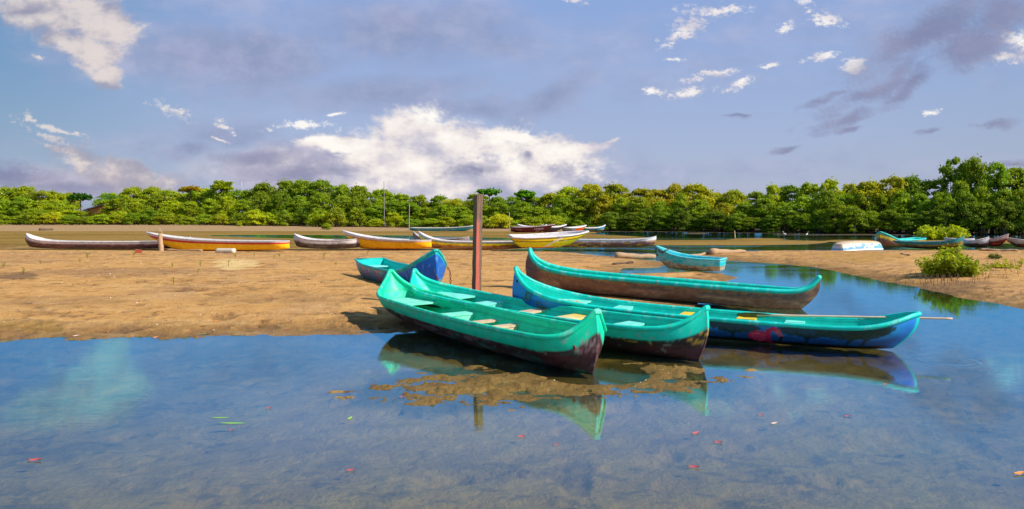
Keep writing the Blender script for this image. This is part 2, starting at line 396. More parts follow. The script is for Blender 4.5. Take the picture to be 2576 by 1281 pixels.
small = [wp([(830,987),(860,980),(890,985),(860,992)]), wp([(930,1003),(970,996),(1000,1004),(960,1010)]), wp([(925,972),(955,966),(960,973),(930,978)]), wp([(1045,1030),(1070,1022),(1085,1034),(1060,1040)]),
         wp([(770,965),(795,962),(800,967),(775,969)]), wp([(845,1000),(875,996),(890,1000),(860,1006)]), wp([(1830,925),(1860,922),(1865,928),(1840,931)]), wp([(1858,946),(1885,943),(1890,949),(1862,952)]), wp([(1875,930),(1895,928),(1897,933),(1880,935)])]

BEDS = []      # hollows the boats have pressed into the bank: (ax, ay, bx, by, z, radius)
def raw_height(x, y):
    x = np.asarray(x, float); y = np.asarray(y, float)
    z = np.full(x.shape, -.30)
    rag = (fbm(x*1.7, y*1.1, 4, 3) - .5) * .5
    def add(poly, amp, ln, dep, dl, ragk=1.0):
        nonlocal z
        pa = np.array(poly); pad = 6 + 8*dl
        near = (x > pa[:,0].min()-pad) & (x < pa[:,0].max()+pad) & (y > pa[:,1].min()-pad) & (y < pa[:,1].max()+pad)
        if not near.any(): return
        s = sdist(x[near], y[near], poly) + rag[near]*ragk*np.clip(y[near]/14, .35, 2.0)
        zi = np.where(s > 0, amp*(1-np.exp(-s/ln)), -dep*(1-np.exp(s/dl)))
        z[near] = np.maximum(z[near], zi)
    add(A_, .19, 1.6, .28, 1.6, .55); add(A2, .10, 1.6, .28, 1.2, .5)
    add(B_, .24, 2.0, .28, 1.6, .6)
    add(F_, .07, 3.0, .25, 3.0, .5)
    for b in bars: add(b, .05, 1.0, .25, 2.0, .3)
    add(M_, .028, .5, .13, 1.8, .6)
    for b in small: add(b, .016, .1, .2, .5, .12)
    # the far edge of the bank drops gently
    back = sstep(26, 40, y); z = np.where((z > 0) & (y < 45), z*(1-.72*back), z)
    return z
def height(x, y):
    x = np.asarray(x, float); y = np.asarray(y, float)
    z = raw_height(x, y)
    nf = np.clip(1 - y/60, 0, 1)
    z = z + (fbm(x*.9, y*.9, 4, 21)-.5)*.035*sstep(0, .1, z)*np.clip(1-y/90, .2, 1)
    clod = np.clip(fbm(x*6, y*6, 4, 31)-.56, 0, 1)*nf
    # trodden, lumpy mud near the water's edge and on the bar
    edge = np.exp(-((z-.05)/.06)**2) * (y < 24) + .25*(z > .1)*(y < 30)
    z = z - (z > .02)*(y < 26)*np.clip(fbm(x*2.3+7, y*2.9, 4, 45)-.60, 0, 1)*.30*nf
    z = z + edge*(clod*.17 - .018*np.clip(fbm(x*3.2, y*3.2, 3, 41)-.45, 0, 1)*nf*4)
    bar = np.exp(-((z-.008)/.04)**2) * (y < 12)
    z = z + bar*((fbm(x*2.2, y*4.0, 5, 51, .6)-.52)*.085 - np.clip(fbm(x*7, y*10, 3, 55)-.62, 0, 1)*.20 + np.clip(fbm(x*12, y*16, 3, 53)-.63, 0, 1)*.16*(fbm(x*1.3, y*2, 2, 57) > .5))
    # dents on the bottom
    under = (z < -.02)*(y < 20)
    z = z + under*((fbm(x*3, y*5, 4, 61)-.5)*.07 - np.clip(fbm(x*2.2, y*2.6, 3, 63)-.58, 0, 1)*.25)
    # keep the shore where it was surveyed
    for (ax, ay_, bx, by, za_, zb_, r) in BEDS:
        ex, ey = bx-ax, by-ay_; L2 = ex*ex+ey*ey
        t = np.clip(((x-ax)*ex+(y-ay_)*ey)/L2, 0, 1)
        d = np.hypot(x-ax-t*ex, y-ay_-t*ey)
        k = sstep(r*1.15, r*.75, d); z0 = za_ + (zb_-za_)*t
        z = np.where(z > z0, z*(1-k) + z0*k, z)
    return z
def gz_at(x, y): return float(height(np.array([x]), np.array([y]))[0])

# ---------------------------------------------------------------- boats
def make_boat(name, label, Lp, Rp, B=.5, D=.45, tipL=.9, tipR=.8, endL='point', endR='point', z0=0.0, paint=None, rim=None, rim_r=.035,
              lsL=.30, lsR=.30, lwL=.30, lwR=.30, rakeL=.05, rakeR=.05, kL=.10, kR=.10, lk=.7, curve=.04, bf=.45, lb=.9, seats=(), dense=1.0,
              th=.035, pw=.75, group=None, deckL=.5, deckR=.5, roll=0, dz=0, wtL=.6, wtR=.6, bulge=.06, cat='boat', rimw=1.0, sheerp=1.1, sheerpL=None):
    Lp = Vector((Lp[0], Lp[1], 0)); Rp = Vector((Rp[0], Rp[1], 0)); ax = Rp-Lp; L = ax.length
    root = empty(name, (Lp.x, Lp.y, z0+dz), math.atan2(ax.y, ax.x), label, cat, group)
    n1 = max(14, int(46*dense)); nm = max(14, int(L*26*dense)); nh = max(11, int(15*dense))
    e = np.linspace(0, 1, n1)**1.8 * .9
    s = np.unique(np.concatenate([e, L-e, np.linspace(.9, L-.9, nm)]))
    def top_w(d, L_, kind, lw, wt):
        if kind == 'point': return np.clip(.055 + (1-np.exp(-(np.maximum(d, 0)/lw)**1.15)), 0, 1)
        return wt + (1-wt)*(1-np.exp(-d/(.22*L_)))
    def prof(s):
        a, b = s, L-s
        w = B*top_w(a, L, endL, lwL, wtL)*top_w(b, L, endR, lwR, wtR)
        mid = D + curve*(2*s/L-1)**2
        zs = mid + (tipL-D-curve)*np.exp(-(a/lsL)**(sheerpL or sheerp)) + (tipR-D-curve)*np.exp(-(b/lsR)**sheerp)
        zk = kL*np.exp(-a/lk) + kR*np.exp(-b/lk)
        fl = (1-np.exp(-a/lb))*.97+.03 if endL == 'point' else wtL+(1-wtL)*(1-np.exp(-a/(.25*L)))
        fr = (1-np.exp(-b/lb))*.97+.03 if endR == 'point' else wtR+(1-wtR)*(1-np.exp(-b/(.25*L)))
        wb = np.minimum(B*bf*fl*fr, w*.96)
        return w, zs, zk, wb
    def xs(s, h):
        a, b = s, L-s
        x = s + rakeL*(1-h)**1.4*np.exp(-a/(abs(rakeL)*1.4+.35)) - rakeR*(1-h)**1.4*np.exp(-b/(abs(rakeR)*1.4+.35))
        if endL == 'point': x = x - bulge*np.sin(math.pi*h)*np.exp(-a/.3)
        if endR == 'point': x = x + bulge*np.sin(math.pi*h)*np.exp(-b/.3)
        return x
    def outer_half(s, h):
        w, zs, zk, wb = prof(s)
        return wb + (w-wb)*np.sin(np.clip(h, 0, 1)*math.pi/2)**pw
    h = np.linspace(0, 1, nh)
    hj = np.concatenate([h[::-1], [0], h]); sg = np.concatenate([np.full(nh, 1.), [0.], np.full(nh, -1.)]); m_ = len(hj)
    S, Hh = np.meshgrid(s, hj, indexing='ij'); SG = np.broadcast_to(sg, S.shape)
    w, zs, zk, wb = [np.broadcast_to(q[:, None], S.shape) for q in prof(s)]
    half = (wb + (w-wb)*np.sin(Hh*math.pi/2)**pw)*SG
    Z = zk + (zs-zk)*Hh; X = xs(S, Hh)
    Vo = np.stack([X, half, Z], -1)
    # inside skin
    si = np.clip(s, 0.02, L-.02)
    Si = np.broadcast_to(si[:, None], S.shape)
    wi, zsi, zki, wbi = [np.broadcast_to(q[:, None], S.shape) for q in prof(si)]
    floor = zki + .045
    dl = 1-sstep(.03, deckL, Si) if endL == 'point' else np.where(Si < th*1.2, 0, 0)
    dr = 1-sstep(.03, deckR, L-Si) if endR == 'point' else np.where(Si > L-th*1.2, 0, 0)
    floor = floor + (zsi-.012-floor)*np.clip(np.maximum(dl, dr), 0, 1)
    hi = Hh
    zi = floor + (zsi-.004-floor)*hi
    hloc = np.clip((zi-zki)/(zsi-zki), 0, 1)
    hw = np.maximum(wbi + (wi-wbi)*np.sin(hloc*math.pi/2)**pw - th, wi*.25)
    hw = np.minimum(hw, np.maximum(wi-.008, .003))
    Xi = xs(Si, hloc)
    if endL == 'transom': Xi = np.where(S < th, Xi+th, Xi)
    if endR == 'transom': Xi = np.where(S > L-th, Xi-th, Xi)
    Vi = np.stack([Xi, hw*SG, zi], -1)
    k = len(s)
    idx = np.arange(k*m_).reshape(k, m_)
    q = np.stack([idx[:-1, :-1], idx[1:, :-1], idx[1:, 1:], idx[:-1, 1:]], -1).reshape(-1, 4)
    off = k*m_
    faces = [tuple(f) for f in q] + [tuple(f[::-1]+off) for f in q]
    for j in (0, m_-1):
        for i in range(k-1):
            f = (idx[i, j], idx[i+1, j], idx[i+1, j]+off, idx[i, j]+off)
            faces.append(f if j else f[::-1])
    ends = []
    for i, fl_ in ((0, False), (k-1, True)):
        for j in range(m_//2):
            f = (idx[i, j], idx[i, j+1], idx[i, m_-2-j], idx[i, m_-1-j]) if j+1 != m_-2-j else (idx[i, j], idx[i, j+1], idx[i, m_-1-j])
            faces.append(f if not fl_ else f[::-1]); g_ = tuple(x+off for x in f)
            faces.append(g_[::-1] if not fl_ else g_)
            ends.append(f)
        for j in range(1):   # top edge of the transom
            faces.append((idx[i, 0], idx[i, m_-1], idx[i, m_-1]+off, idx[i, 0]+off))
    V = np.concatenate([Vo.reshape(-1, 3), Vi.reshape(-1, 3)])
    sA = np.concatenate([S.ravel(), Si.ravel()]); hA = np.concatenate([Hh.ravel(), hloc.ravel()]); sgA = np.concatenate([SG.ravel()]*2)
    inner = np.concatenate([np.zeros(off, bool), np.ones(off, bool)])
    zabs = V[:, 2]
    cols = paint(dict(s=sA, h=hA, side=sgA, inner=inner, z=zabs, L=L, x=V[:, 0], zk=np.concatenate([zk.ravel(), zki.ravel()]), zs=np.concatenate([zs.ravel(), zsi.ravel()])))
    hull = link('hull', mesh_np('hull', V, faces, cols), PAINT, root)
    # gunwale: one closed roll round the rim
    w1, zs1, _, _ = prof(s)
    xt = xs(s, np.ones_like(s))
    a_ = [(xt[i], w1[i], zs1[i]) for i in range(k)]; b_ = [(xt[i], -w1[i], zs1[i]) for i in range(k-1, -1, -1)]
    step = 1 if dense > .8 else 1
    path = a_[::step] + b_[::step]
    rr = [rim_r]*len(path)
    gv, gf = tube(path, rr, 8 if dense > .7 else 6, closed=True, flat=(rimw, 1))
    gv = np.array([tuple(v) for v in gv])
    gc = np.array(rim)[None, :]*np.ones((len(gv), 1))
    nn = fbm(gv[:, 0]*5, gv[:, 1]*5+gv[:, 2]*3, 4, 77)
    gc = gc*(.82+.36*nn[:, None]); gc = mixc(gc, sstep(.60, .70, fbm(gv[:, 0]*14, gv[:, 1]*9, 4, 79))*.45, tuple(min(1, v*.6+.34) for v in rim)); gc = mixc(gc, sstep(.74, .78, fbm(gv[:, 0]*22+5, gv[:, 1]*9, 3, 80))*.5, (.22,.15,.10))  # pale flecks paint sparkle highlights and wear on the rim, then brown chips
    link('gunwale', mesh_np('gunwale', gv, gf, gc), PAINT, root)
    for sp in seats:
        s0, s1, zrel, tk = sp['s0'], sp['s1'], sp.get('z', -.1), sp.get('t', .03)
        ss = np.linspace(s0, s1, 7)
        w_, zs_, zk_, wb_ = prof(ss)
        zt = float(zs_.mean())+zrel if 'abs' not in sp else sp['abs']
        hh = np.clip((zt-zk_)/(zs_-zk_), 0, 1)
        hwid = wb_ + (w_-wb_)*np.sin(hh*math.pi/2)**pw - th*.7
        if sp.get('half'): pass
        V2, F2 = [], []
        bot = zt - (sp['riser'] if sp.get('riser') else tk)
        for i in range(7):
            skew = sp.get('skew', 0)
            V2 += [(ss[i]-skew, -hwid[i], zt-tk), (ss[i]+skew, hwid[i], zt-tk), (ss[i]+skew, hwid[i], zt), (ss[i]-skew, -hwid[i], zt)]
        for i in range(6):
            o = i*4
            for j in range(4): F2.append((o+j, o+(j+1) % 4, o+4+(j+1) % 4, o+4+j))
        F2 += [(3, 2, 1, 0), (24, 25, 26, 27)]
        if sp.get('riser'):
            rb = zt-sp['riser']; f0 = s1-.03
            hb = np.clip((rb-zk_[-1])/(zs_[-1]-zk_[-1]), 0.02, 1); wl = wb_[-1]+(w_[-1]-wb_[-1])*math.sin(hb*math.pi/2)**pw - th*.7
            o = len(V2); wu = hwid[-1]
            V2 += [(f0, -wl, rb), (f0+.02, -wl, rb), (f0+.02, -wu, zt-tk-.001), (f0, -wu, zt-tk-.001), (f0, wl, rb), (f0+.02, wl, rb), (f0+.02, wu, zt-tk-.001), (f0, wu, zt-tk-.001)]
            F2 += [(o, o+1, o+2, o+3), (o+4, o+7, o+6, o+5), (o+1, o+5, o+6, o+2), (o, o+3, o+7, o+4), (o, o+4, o+5, o+1)]
        c_ = sp['c']; V2 = np.array(V2)
        if callable(c_): cc_ = c_(V2)
        else: cc_ = np.array(c_)[None, :]*np.ones((len(V2), 1))
        link('seat', mesh_np('seat', V2, F2, cc_, smooth=False), PAINT, root)
    root.rotation_euler = (R(roll), math.asin(dz/L), root.rotation_euler.z)
    return root, dict(prof=prof, xs=xs, L=L, half=outer_half)

def bed(Lp, Rp, z0, r, z1=None): BEDS.append((Lp[0], Lp[1], Rp[0], Rp[1], z0, z0 if z1 is None else z1, r))
TEAL1 = np.array((.0,.68,.37)); TEAL2 = np.array((.0,.66,.47)); TEAL3 = np.array((.0,.62,.50))
def mixc(c, m_, col): m_ = np.asarray(m_, float)[:, None]; return c*(1-m_) + np.array(col)[None, :]*m_
def flat(n, col): return np.ones((n, 1))*np.array(col)[None, :]

def paint_worn(top, worn, line, jag=.05, inner=None, spots=(), streak=None, endline=0.0):
    """top colour down to a worn edge at height fraction `line`, bare or weathered hull below"""
    def f(d):
        n = len(d['s']); c = flat(n, top)
        nj = (fbm(d['s']*6, d['side']*9+d['z']*4, 6, 5, .62)-.5)*2.6
        e = np.exp(-np.minimum(d['s'], d['L']-d['s'])/.5)
        ln = line + nj*jag + endline*e
        low = sstep(.02, -.02, d['h']-ln)
        a = fbm(d['s']*9, d['z']*22+d['side']*5, 4, 9)[:, None]
        wc = np.array(worn[0])[None]*(1-a) + np.array(worn[1])[None]*a
        wc = wc*(.55+.9*fbm(d['s']*22, d['z']*40, 3, 12))[:, None]
        for col, thr, sd_, hl, hh in spots:
            k = sstep(thr, thr+.06, fbm(d['s']*4, d['z']*14+d['side'], 4, sd_))*sstep(hl-.05, hl, d['h'])*sstep(hh+.05, hh, d['h'])
            wc = mixc(wc, k, col)
        c = c*(1-low[:, None]) + wc*low[:, None]
        ic = top if inner is None else inner
        ci = flat(n, ic)
        ci = mixc(ci, .5*sstep(.58, .70, fbm(d['s']*3, d['x']*0+d['side']*3+d['z']*9, 4, 44)), np.array(ic)*.55)
        ci = mixc(ci, .55*(np.abs(d['h']-.80) < .025), np.array(ic)*.45); ci = mixc(ci, .4*(np.abs(d['h']-.52) < .02)*(np.abs((d['s']*1.1) % 1-.5) < .42), np.array(ic)*.45)
        ci = mixc(ci, sstep(.24, .10, d['h'])*sstep(.35, .6, fbm(d['s']*5, d['z']*6, 4, 46))*.8, (.16,.14,.08))
        chip = sstep(.71, .75, fbm(d['s']*11, d['z']*26+d['side']*7, 4, 48))*(~d['inner'])
        c = mixc(c, chip*.55, (.35,.33,.26))
        return np.where(d['inner'][:, None], ci, c)
    return f

# --- the four long canoes and the pole they lie by
def Pg(u, v): p = P(u, v); return (p.x, p.y)
C1 = ((-2.211, 13.678), (1.032, 9.224)); C2 = ((-1.86, 14.27), (2.60, 10.09)); C3 = ((.054, 13.33), (5.78, 10.68)); C4 = ((.40, 18.167), (6.206, 15.272))
B5 = ((-4.15, 22.0), (-1.77, 17.6)); B6 = ((4.83, 25.2), (6.75, 24.1))
bed(*C1, .08, .62, -.08); bed(*C2, .12, .62, -.08); bed(*C3, .05, .6, -.08); bed(*C4, .16, .6, -.08); bed(*B5, .09, .7); bed(*B6, .05, .6)
GA = 'green canoes lying side by side in the shallows'
WOOD = (.72,.50,.33); YEL = (.85,.55,.02)
def seat(s0, w_, c, z=-.12, riser=0, skew=0, t=.03): return dict(s0=s0-w_/2, s1=s0+w_/2, c=c, z=z, riser=riser, skew=skew, t=t)
def two_tone(c1, c2):
    return lambda V: np.where((V[:, 1:2] > .0), np.array(c2)[None], np.array(c1)[None])
LT1 = (.22,.78,.58); LT2 = (.20,.76,.64)
L1 = math.dist(*C1); L2 = math.dist(*C2); L3 = math.dist(*C3); L4 = math.dist(*C4)
b1, i1 = make_boat('canoe', 'green canoe nearest the water, maroon lower hull and two bare wood planks inside', C1[0], C1[1], B=.53, D=.408, tipL=.83, tipR=.805, z0=-.03, dz=.123, curve=.072, sheerpL=1.04, sheerp=1.29,
    paint=paint_worn(TEAL1, ((.03,.010,.012), (.12,.035,.04)), .56, .035, TEAL1*1.0, [((.02,.16,.10), .60, 3, 0, .5), ((.22,.10,.10), .62, 8, 0, .6)], endline=.10),
    rim=TEAL1*1.02, rim_r=.036, group=GA, rakeL=.16, rakeR=.06, kL=.14, kR=.0, lwL=.277, lwR=.25, lsL=.15, lsR=.13, dense=1.25,
    seats=[seat(.70, .72, LT1, -.09), seat(L1*.36, .22, LT1, -.11, .16), seat(L1*.49, .13, WOOD, -.13), seat(L1*.585, .15, WOOD, -.13, .08)])
b2, i2 = make_boat('canoe', 'teal canoe squeezed behind the nearest one, black lower hull, white and yellow thwart', C2[0], C2[1], B=.53, D=.37, tipL=.745, tipR=.755, z0=-.045, dz=.19, curve=.09, sheerpL=.8, sheerp=1.17,
    paint=paint_worn(TEAL2, ((.012,.008,.008), (.05,.03,.025)), .60, .06, TEAL2*1.0, [((.10,.025,.03), .35, 19, 0, .4), ((.45,.24,.03), .60, 4, .4, .7)], endline=.04),
    rim=TEAL2*1.02, rim_r=.036, group=GA, rakeL=.10, rakeR=.10, kL=.08, kR=.0, lwL=.36, lwR=.40, lsL=.17, lsR=.21, dense=1.25,
    seats=[seat(.78, .80, LT2, -.09), seat(L2*.29, .26, LT2, -.07, .14), seat(L2*.455, .20, WOOD, -.08), seat(L2*.60, .34, two_tone((.85,.80,.68), YEL), -.07), seat(L2*.77, .28, LT2, -.07, .14)])

# flamingo and mangrove mural on the third canoe, laid out along the hull (metres along, height fraction)
def ell(x, y, cx, cy, rx, ry, a=0):
    ca, sa = math.cos(a), math.sin(a); X = (x-cx)*ca+(y-cy)*sa; Y = -(x-cx)*sa+(y-cy)*ca
    return (X/rx)**2 + (Y/ry)**2
def seg(x, y, x1, y1, x2, y2, r1, r2, ky=1.0):
    t = np.clip(((x-x1)*(x2-x1)+(y-y1)*(y2-y1)*ky*ky)/((x2-x1)**2+((y2-y1)*ky)**2), 0, 1)
    return np.hypot(x-x1-t*(x2-x1), (y-y1-t*(y2-y1))*ky) / (r1+(r2-r1)*t)
def flamingo(c, x, y):          # x metres, y metres up the hull, in a 0.50 x 0.36 frame
    body = ell(x, y, .15, .13, .155, .115, -.15) < 1
    neck = np.minimum.reduce([seg(x, y, .27, .05, .26, .17, .045, .040), seg(x, y, .26, .17, .27, .26, .040, .036), seg(x, y, .27, .26, .33, .31, .036, .036), seg(x, y, .33, .31, .38, .28, .036, .042)]) < 1
    head = ell(x, y, .385, .27, .055, .045, -.5) < 1
    legn = seg(x, y, .27, .05, .34, 0, .03, .02) < 1
    c = mixc(c, (body | neck | legn)*.95, (.55,.01,.07))
    c = mixc(c, (ell(x, y, .13, .15, .10, .06, -.3) < 1)*.5, (.75,.06,.16))
    c = mixc(c, (np.abs(ell(x, y, .14, .13, .11, .075, -.2)-.8) < .10)*.6, (.85,.25,.30))
    c = mixc(c, head*.95, (.62,.03,.08))
    bill = np.minimum(seg(x, y, .40, .25, .445, .17, .036, .028), seg(x, y, .445, .17, .445, .12, .028, .024)) < 1
    c = mixc(c, bill*.95, (.62,.12,.16))
    tip = np.minimum(seg(x, y, .448, .15, .44, .08, .027, .022), ell(x, y, .442, .075, .026, .03)) < 1
    c = mixc(c, tip, (.008,.006,.01)); return mixc(c, (ell(x, y, .395, .285, .010, .010) < 1), (.9,.8,.5))
def tree_painting(c, x, y, w_, hgt, seed, col=(.008,.035,.028)):
    blot = fbm(x*9+seed, y*14, 4, seed)
    crown = ell(x, y, 0, hgt*.80, w_, hgt*.28) + (blot-.5)*1.6 < 1
    c = mixc(c, crown*.88, col)
    tr = np.minimum.reduce([seg(x, y, 0, .0, .01, hgt*.45, .022, .016), seg(x, y, .01, hgt*.45, -.16, hgt*.75, .014, .008), seg(x, y, .01, hgt*.42, .17, hgt*.72, .014, .008), seg(x, y, .01, hgt*.4, .05, hgt*.8, .012, .007),
        seg(x, y, 0, hgt*.25, -.13, 0, .010, .008), seg(x, y, 0, hgt*.22, .15, 0, .010, .008), seg(x, y, 0, hgt*.15, .08, 0, .009, .008)]) < 1
    return mixc(c, tr*.9, (.006,.022,.02))
def paint_mural(d):
    n = len(d['s']); x, y = d['s'], d['z']-d['zk']
    c = flat(n, (.01,.19,.55)); nz = fbm(x*2.2, y*9, 4, 71)
    c = c*(.6+.8*nz)[:, None]
    c = mixc(c, sstep(.16, .30, y)*.35*nz*1.6, (.03,.45,.80))
    c = mixc(c, sstep(.22, .13, y)*.85, (.006,.045,.20))
    c = mixc(c, sstep(.075, .055, y+(nz-.5)*.04), (.004,.006,.012))
    hg = d['zs']-d['zk']
    for x0, w_, sd_ in [(3.92, .40, 1), (5.02, .42, 2), (5.62, .46, 3), (5.85, .3, 6), (1.6, .4, 4), (2.7, .4, 5), (3.3, .18, 7)]:
        x1 = x0/6.5*d['L']
        c = tree_painting(c, x-x1, y, w_, np.maximum(hg*.95, .3), sd_)
    c = flamingo(c, (x-4.17/6.5*d['L'])*.95, (y-.015)*1.22)
    end = np.exp(-(d['L']-x)/.35)
    c = mixc(c, sstep(.35, .8, end)*.75, (.01,.16,.62)); c = mixc(c, sstep(.86, .95, end), (.0,.62,.55))
    c = mixc(c, sstep(.90, .94, d['h']+(nz-.5)*.05), TEAL3)
    lend = sstep(.9, .3, x)
    blue = mixc(flat(n, (.01,.20,.62)), sstep(.44, .40, y), (.004,.05,.40)); c = mixc(c, lend, (0, 0, 0))+blue*lend[:, None]
    return np.where(d['inner'][:, None], flat(n, TEAL3), c)
b3, i3 = make_boat('canoe', 'teal and blue canoe with a pink flamingo painted on its side', C3[0], C3[1], B=.48, D=.335, tipL=.92, tipR=.578, z0=-.035, dz=.118, sheerpL=.75, sheerp=1.5,
    paint=paint_mural, rim=TEAL3*1.02, rim_r=.034, group=GA, rakeL=.02, rakeR=.30, kL=.03, kR=.06, lwL=.40, lwR=.30, lsL=.52, lsR=.47, dense=1.5, curve=.02,
    seats=[seat(.95, .62, LT2, -.09), seat(L3*.30, .26, LT2, -.05, .12), seat(L3*.485, .34, YEL, -.045), seat(L3*.62, .28, YEL, -.05), seat(L3*.735, .28, LT2, -.05, .10)])
def paint_brown(d):
    n = len(d['s']); y = d['h']
    a = fbm(d['s']*2.5, d['z']*10+d['side'], 5, 81); b = fbm(d['s']*16, d['z']*34, 4, 83)
    c = flat(n, (.26,.125,.07)); c = mixc(c, sstep(.35, .7, a), (.48,.27,.15)); c = c*(.6+.95*b)[:, None]
    c = mixc(c, sstep(.42, .55, a)*sstep(.40, .62, y)*sstep(.9, .75, y)*.75, (.06,.05,.06))
    c = mixc(c, sstep(.45, .62, b)*sstep(.66, .76, y)*.8, (.45,.22,.03))
    c = mixc(c, sstep(.86, .90, y+(b-.5)*.10), (.0,.40,.33))
    e = np.exp(-d['s']/.45); c = mixc(c, sstep(.3, .6, e)*.6*(y < .9), (.10,.045,.05))
    return np.where(d['inner'][:, None], flat(n, TEAL3), c)
b4, i4 = make_boat('canoe', 'long brown wooden canoe with a turquoise rim, farthest of the four side by side', C4[0], C4[1], B=.42, D=.39, tipL=.89, tipR=.72, z0=-.055, dz=.25, sheerpL=.75, sheerp=1.1,
    paint=paint_brown, rim=TEAL3*1.0, rim_r=.05, group=GA, rakeL=.02, rakeR=.30, kL=.05, kR=.04, lwL=.55, lwR=.85, lsL=.29, lsR=.17, dense=1.25, curve=.01, bf=.6, bulge=.10,
    seats=[seat(L4*.5, .2, TEAL3*.8, -.25)])

# --- small boats
def paint_swirl(d):
    n = len(d['s']); x, y = d['s'], d['z']-d['zk']
    c = flat(n, (.02,.42,.48))
    nz = fbm(x*3, y*5, 3, 91)
    c = mixc(c, nz > .60, (.50,.16,.36)); c = mixc(c, (nz < .36), (.75,.20,.26))
    for cx, cy, r, col in [(.28, .36, .16, (.02,.40,.42)), (.62, .33, .17, (.02,.32,.42)), (.95, .34, .15, (.50,.25,.20)), (1.28, .34, .14, (.55,.12,.38)), (1.6, .3, .12, (.55,.20,.40)), (1.95, .32, .15, (.02,.40,.46)), (2.3, .30, .14, (.60,.18,.30)), (2.65, .3, .13, (.03,.36,.46))]:
        q = ell(x, y, cx, cy, r*.75, r*1.5, .2)
        c = mixc(c, q < 1, col); c = mixc(c, np.abs(q-1) < .10, (.55,.62,.60)); c = mixc(c, np.abs(q-.35) < .07, (.50,.58,.58))
    bl = sstep(2.9, 3.2, x+(nz-.5)*.4)
    c = mixc(c, bl, (.0,.12,.52))
    c = mixc(c, bl*sstep(.66, .72, fbm(x*30, y*6, 3, 95))*.5, (.15,.40,.65))
    low = (d['side'] > 0)*bl*sstep(.42, .30, y+.1*nz)*sstep(.45, .52, fbm(x*9+y*7, y*8, 2, 97))
    c = mixc(c, low, (.05,.50,.40))
    c = mixc(c, sstep(.88, .91, d['h'])*(d['h'] > .5), (.0,.50,.46))
    return np.where(d['inner'][:, None], flat(n, (.0,.56,.50)), c)
b5, i5 = make_boat('rowing_boat', 'small teal boat with blue bow and pink painted side behind the green canoes', B5[0], B5[1], B=.60, D=.46, tipL=.56, tipR=1.04, endL='transom', z0=.05,
    paint=paint_swirl, rim=(.0,.50,.46), rim_r=.034, rakeL=.0, rakeR=.05, kL=.02, kR=.02, lwR=.42, lsR=.50, lsL=.5, dense=1.2, wtL=.70, curve=.02, deckR=.5,
    seats=[seat(.30, .46, (.25,.80,.70), -.14)], sheerp=1.25)
def paint_small(d):
    n = len(d['s']); a = fbm(d['s']*4, d['z']*9, 4, 101); b = fbm(d['s']*14, d['z']*30, 3, 103)
    c = flat(n, (.01,.62,.68)); c = mixc(c, sstep(.4, .6, a)*.6, (.25,.75,.78)); c = mixc(c, sstep(.60, .68, b)*.5, (.5,.55,.48))
    e = np.exp(-d['s']/.35)
    ln = .40 + .12*e*3*(e < .4) + (a-.5)*.2
    wd = mixc(flat(n, (.58,.38,.18)), sstep(.4, .65, b), (.78,.66,.46)); wd = mixc(wd, sstep(.6, .7, a)*.6, (.35,.18,.07))
    c = mixc(c, sstep(.04, -.04, d['h']-ln), (0,0,0)) + wd*sstep(.04, -.04, d['h']-ln)[:, None]
    return np.where(d['inner'][:, None], flat(n, (.02,.52,.62)), c)
b6, i6 = make_boat('rowing_boat', 'small worn turquoise boat with a chain on its bow, on the tip of the sandbank', B6[0], B6[1], B=.54, D=.42, tipL=.78, tipR=.42, endR='transom', z0=.05,
    paint=paint_small, rim=(.10,.62,.66), rim_r=.032, rakeL=.34, rakeR=.05, kL=.10, kR=.05, lwL=.5, lsL=.62, dense=1.2, wtR=.78, curve=.0, bf=.6,
    seats=[seat(.85, .18, (.03,.55,.62), -.10), seat(1.65, .2, (.03,.45,.55), -.12)], sheerp=1.2)

# --- the row beached along the far edge of the bank, and the ones beyond
GROW = 'boats beached along the far edge of the sandbank'
WHT = np.array((.72,.67,.66))
def bands(lst, inner=WHT, worn=.0, wcol=(.12,.07,.06), seed=1, spots=None):
    """paint in level bands: [(from height fraction, colour), ...] listed from the keel up"""
    def f(d):
        n = len(d['s']); hh = d['h'] + (fbm(d['s']*5, d['side']*4, 3, seed)-.5)*(.02+worn*.25)
        c = flat(n, lst[0][1])
        for lo, col in lst[1:]: c = mixc(c, hh > lo, col)
        if worn:
            k = fbm(d['s']*3, d['z']*12, 4, seed+3); c = mixc(c, sstep(.60-worn*.3, .68-worn*.25, k)*sstep(.75, .5, d['h']), wcol)
            c = c*(.75+.5*fbm(d['s']*13, d['z']*40, 3, seed+8))[:, None]
        if spots: 
            for col, thr, sd_ in spots: c = mixc(c, sstep(thr, thr+.04, fbm(d['s']*3.5, d['z']*16, 4, sd_))*(d['h'] < .62), col)
        return np.where(d['inner'][:, None], flat(n, inner), c)
    return f
def yb(v): return P(1288, v).y
def row(name, label, uL, uR, v, **kw):
    pL, pR = P(uL, v if not isinstance(v, tuple) else v[0]), P(uR, v if not isinstance(v, tuple) else v[1])
    z0 = kw.pop('z0', None); r = kw.get('B', .5)
    mx, my = (pL.x+pR.x)/2, (pL.y+pR.y)/2
    if z0 is None: z0 = float(raw_height(np.array([mx]), np.array([my]))[0])
    z0 = max(z0, -.05) + (.05 if 30 < my < 60 else -.03)
    bed(pL, pR, z0+.0, r*1.2)
    kw.setdefault('dense', .5); kw.setdefault('bf', .68); kw.setdefault('pw', .6)
    if my < 60 and kw.get('rim_r', 0) > .045: kw['rim_r'] = .027; kw['rim'] = tuple(np.array(kw['rim'])*.85)
    return make_boat(name, label, pL, pR, z0=z0, **kw)
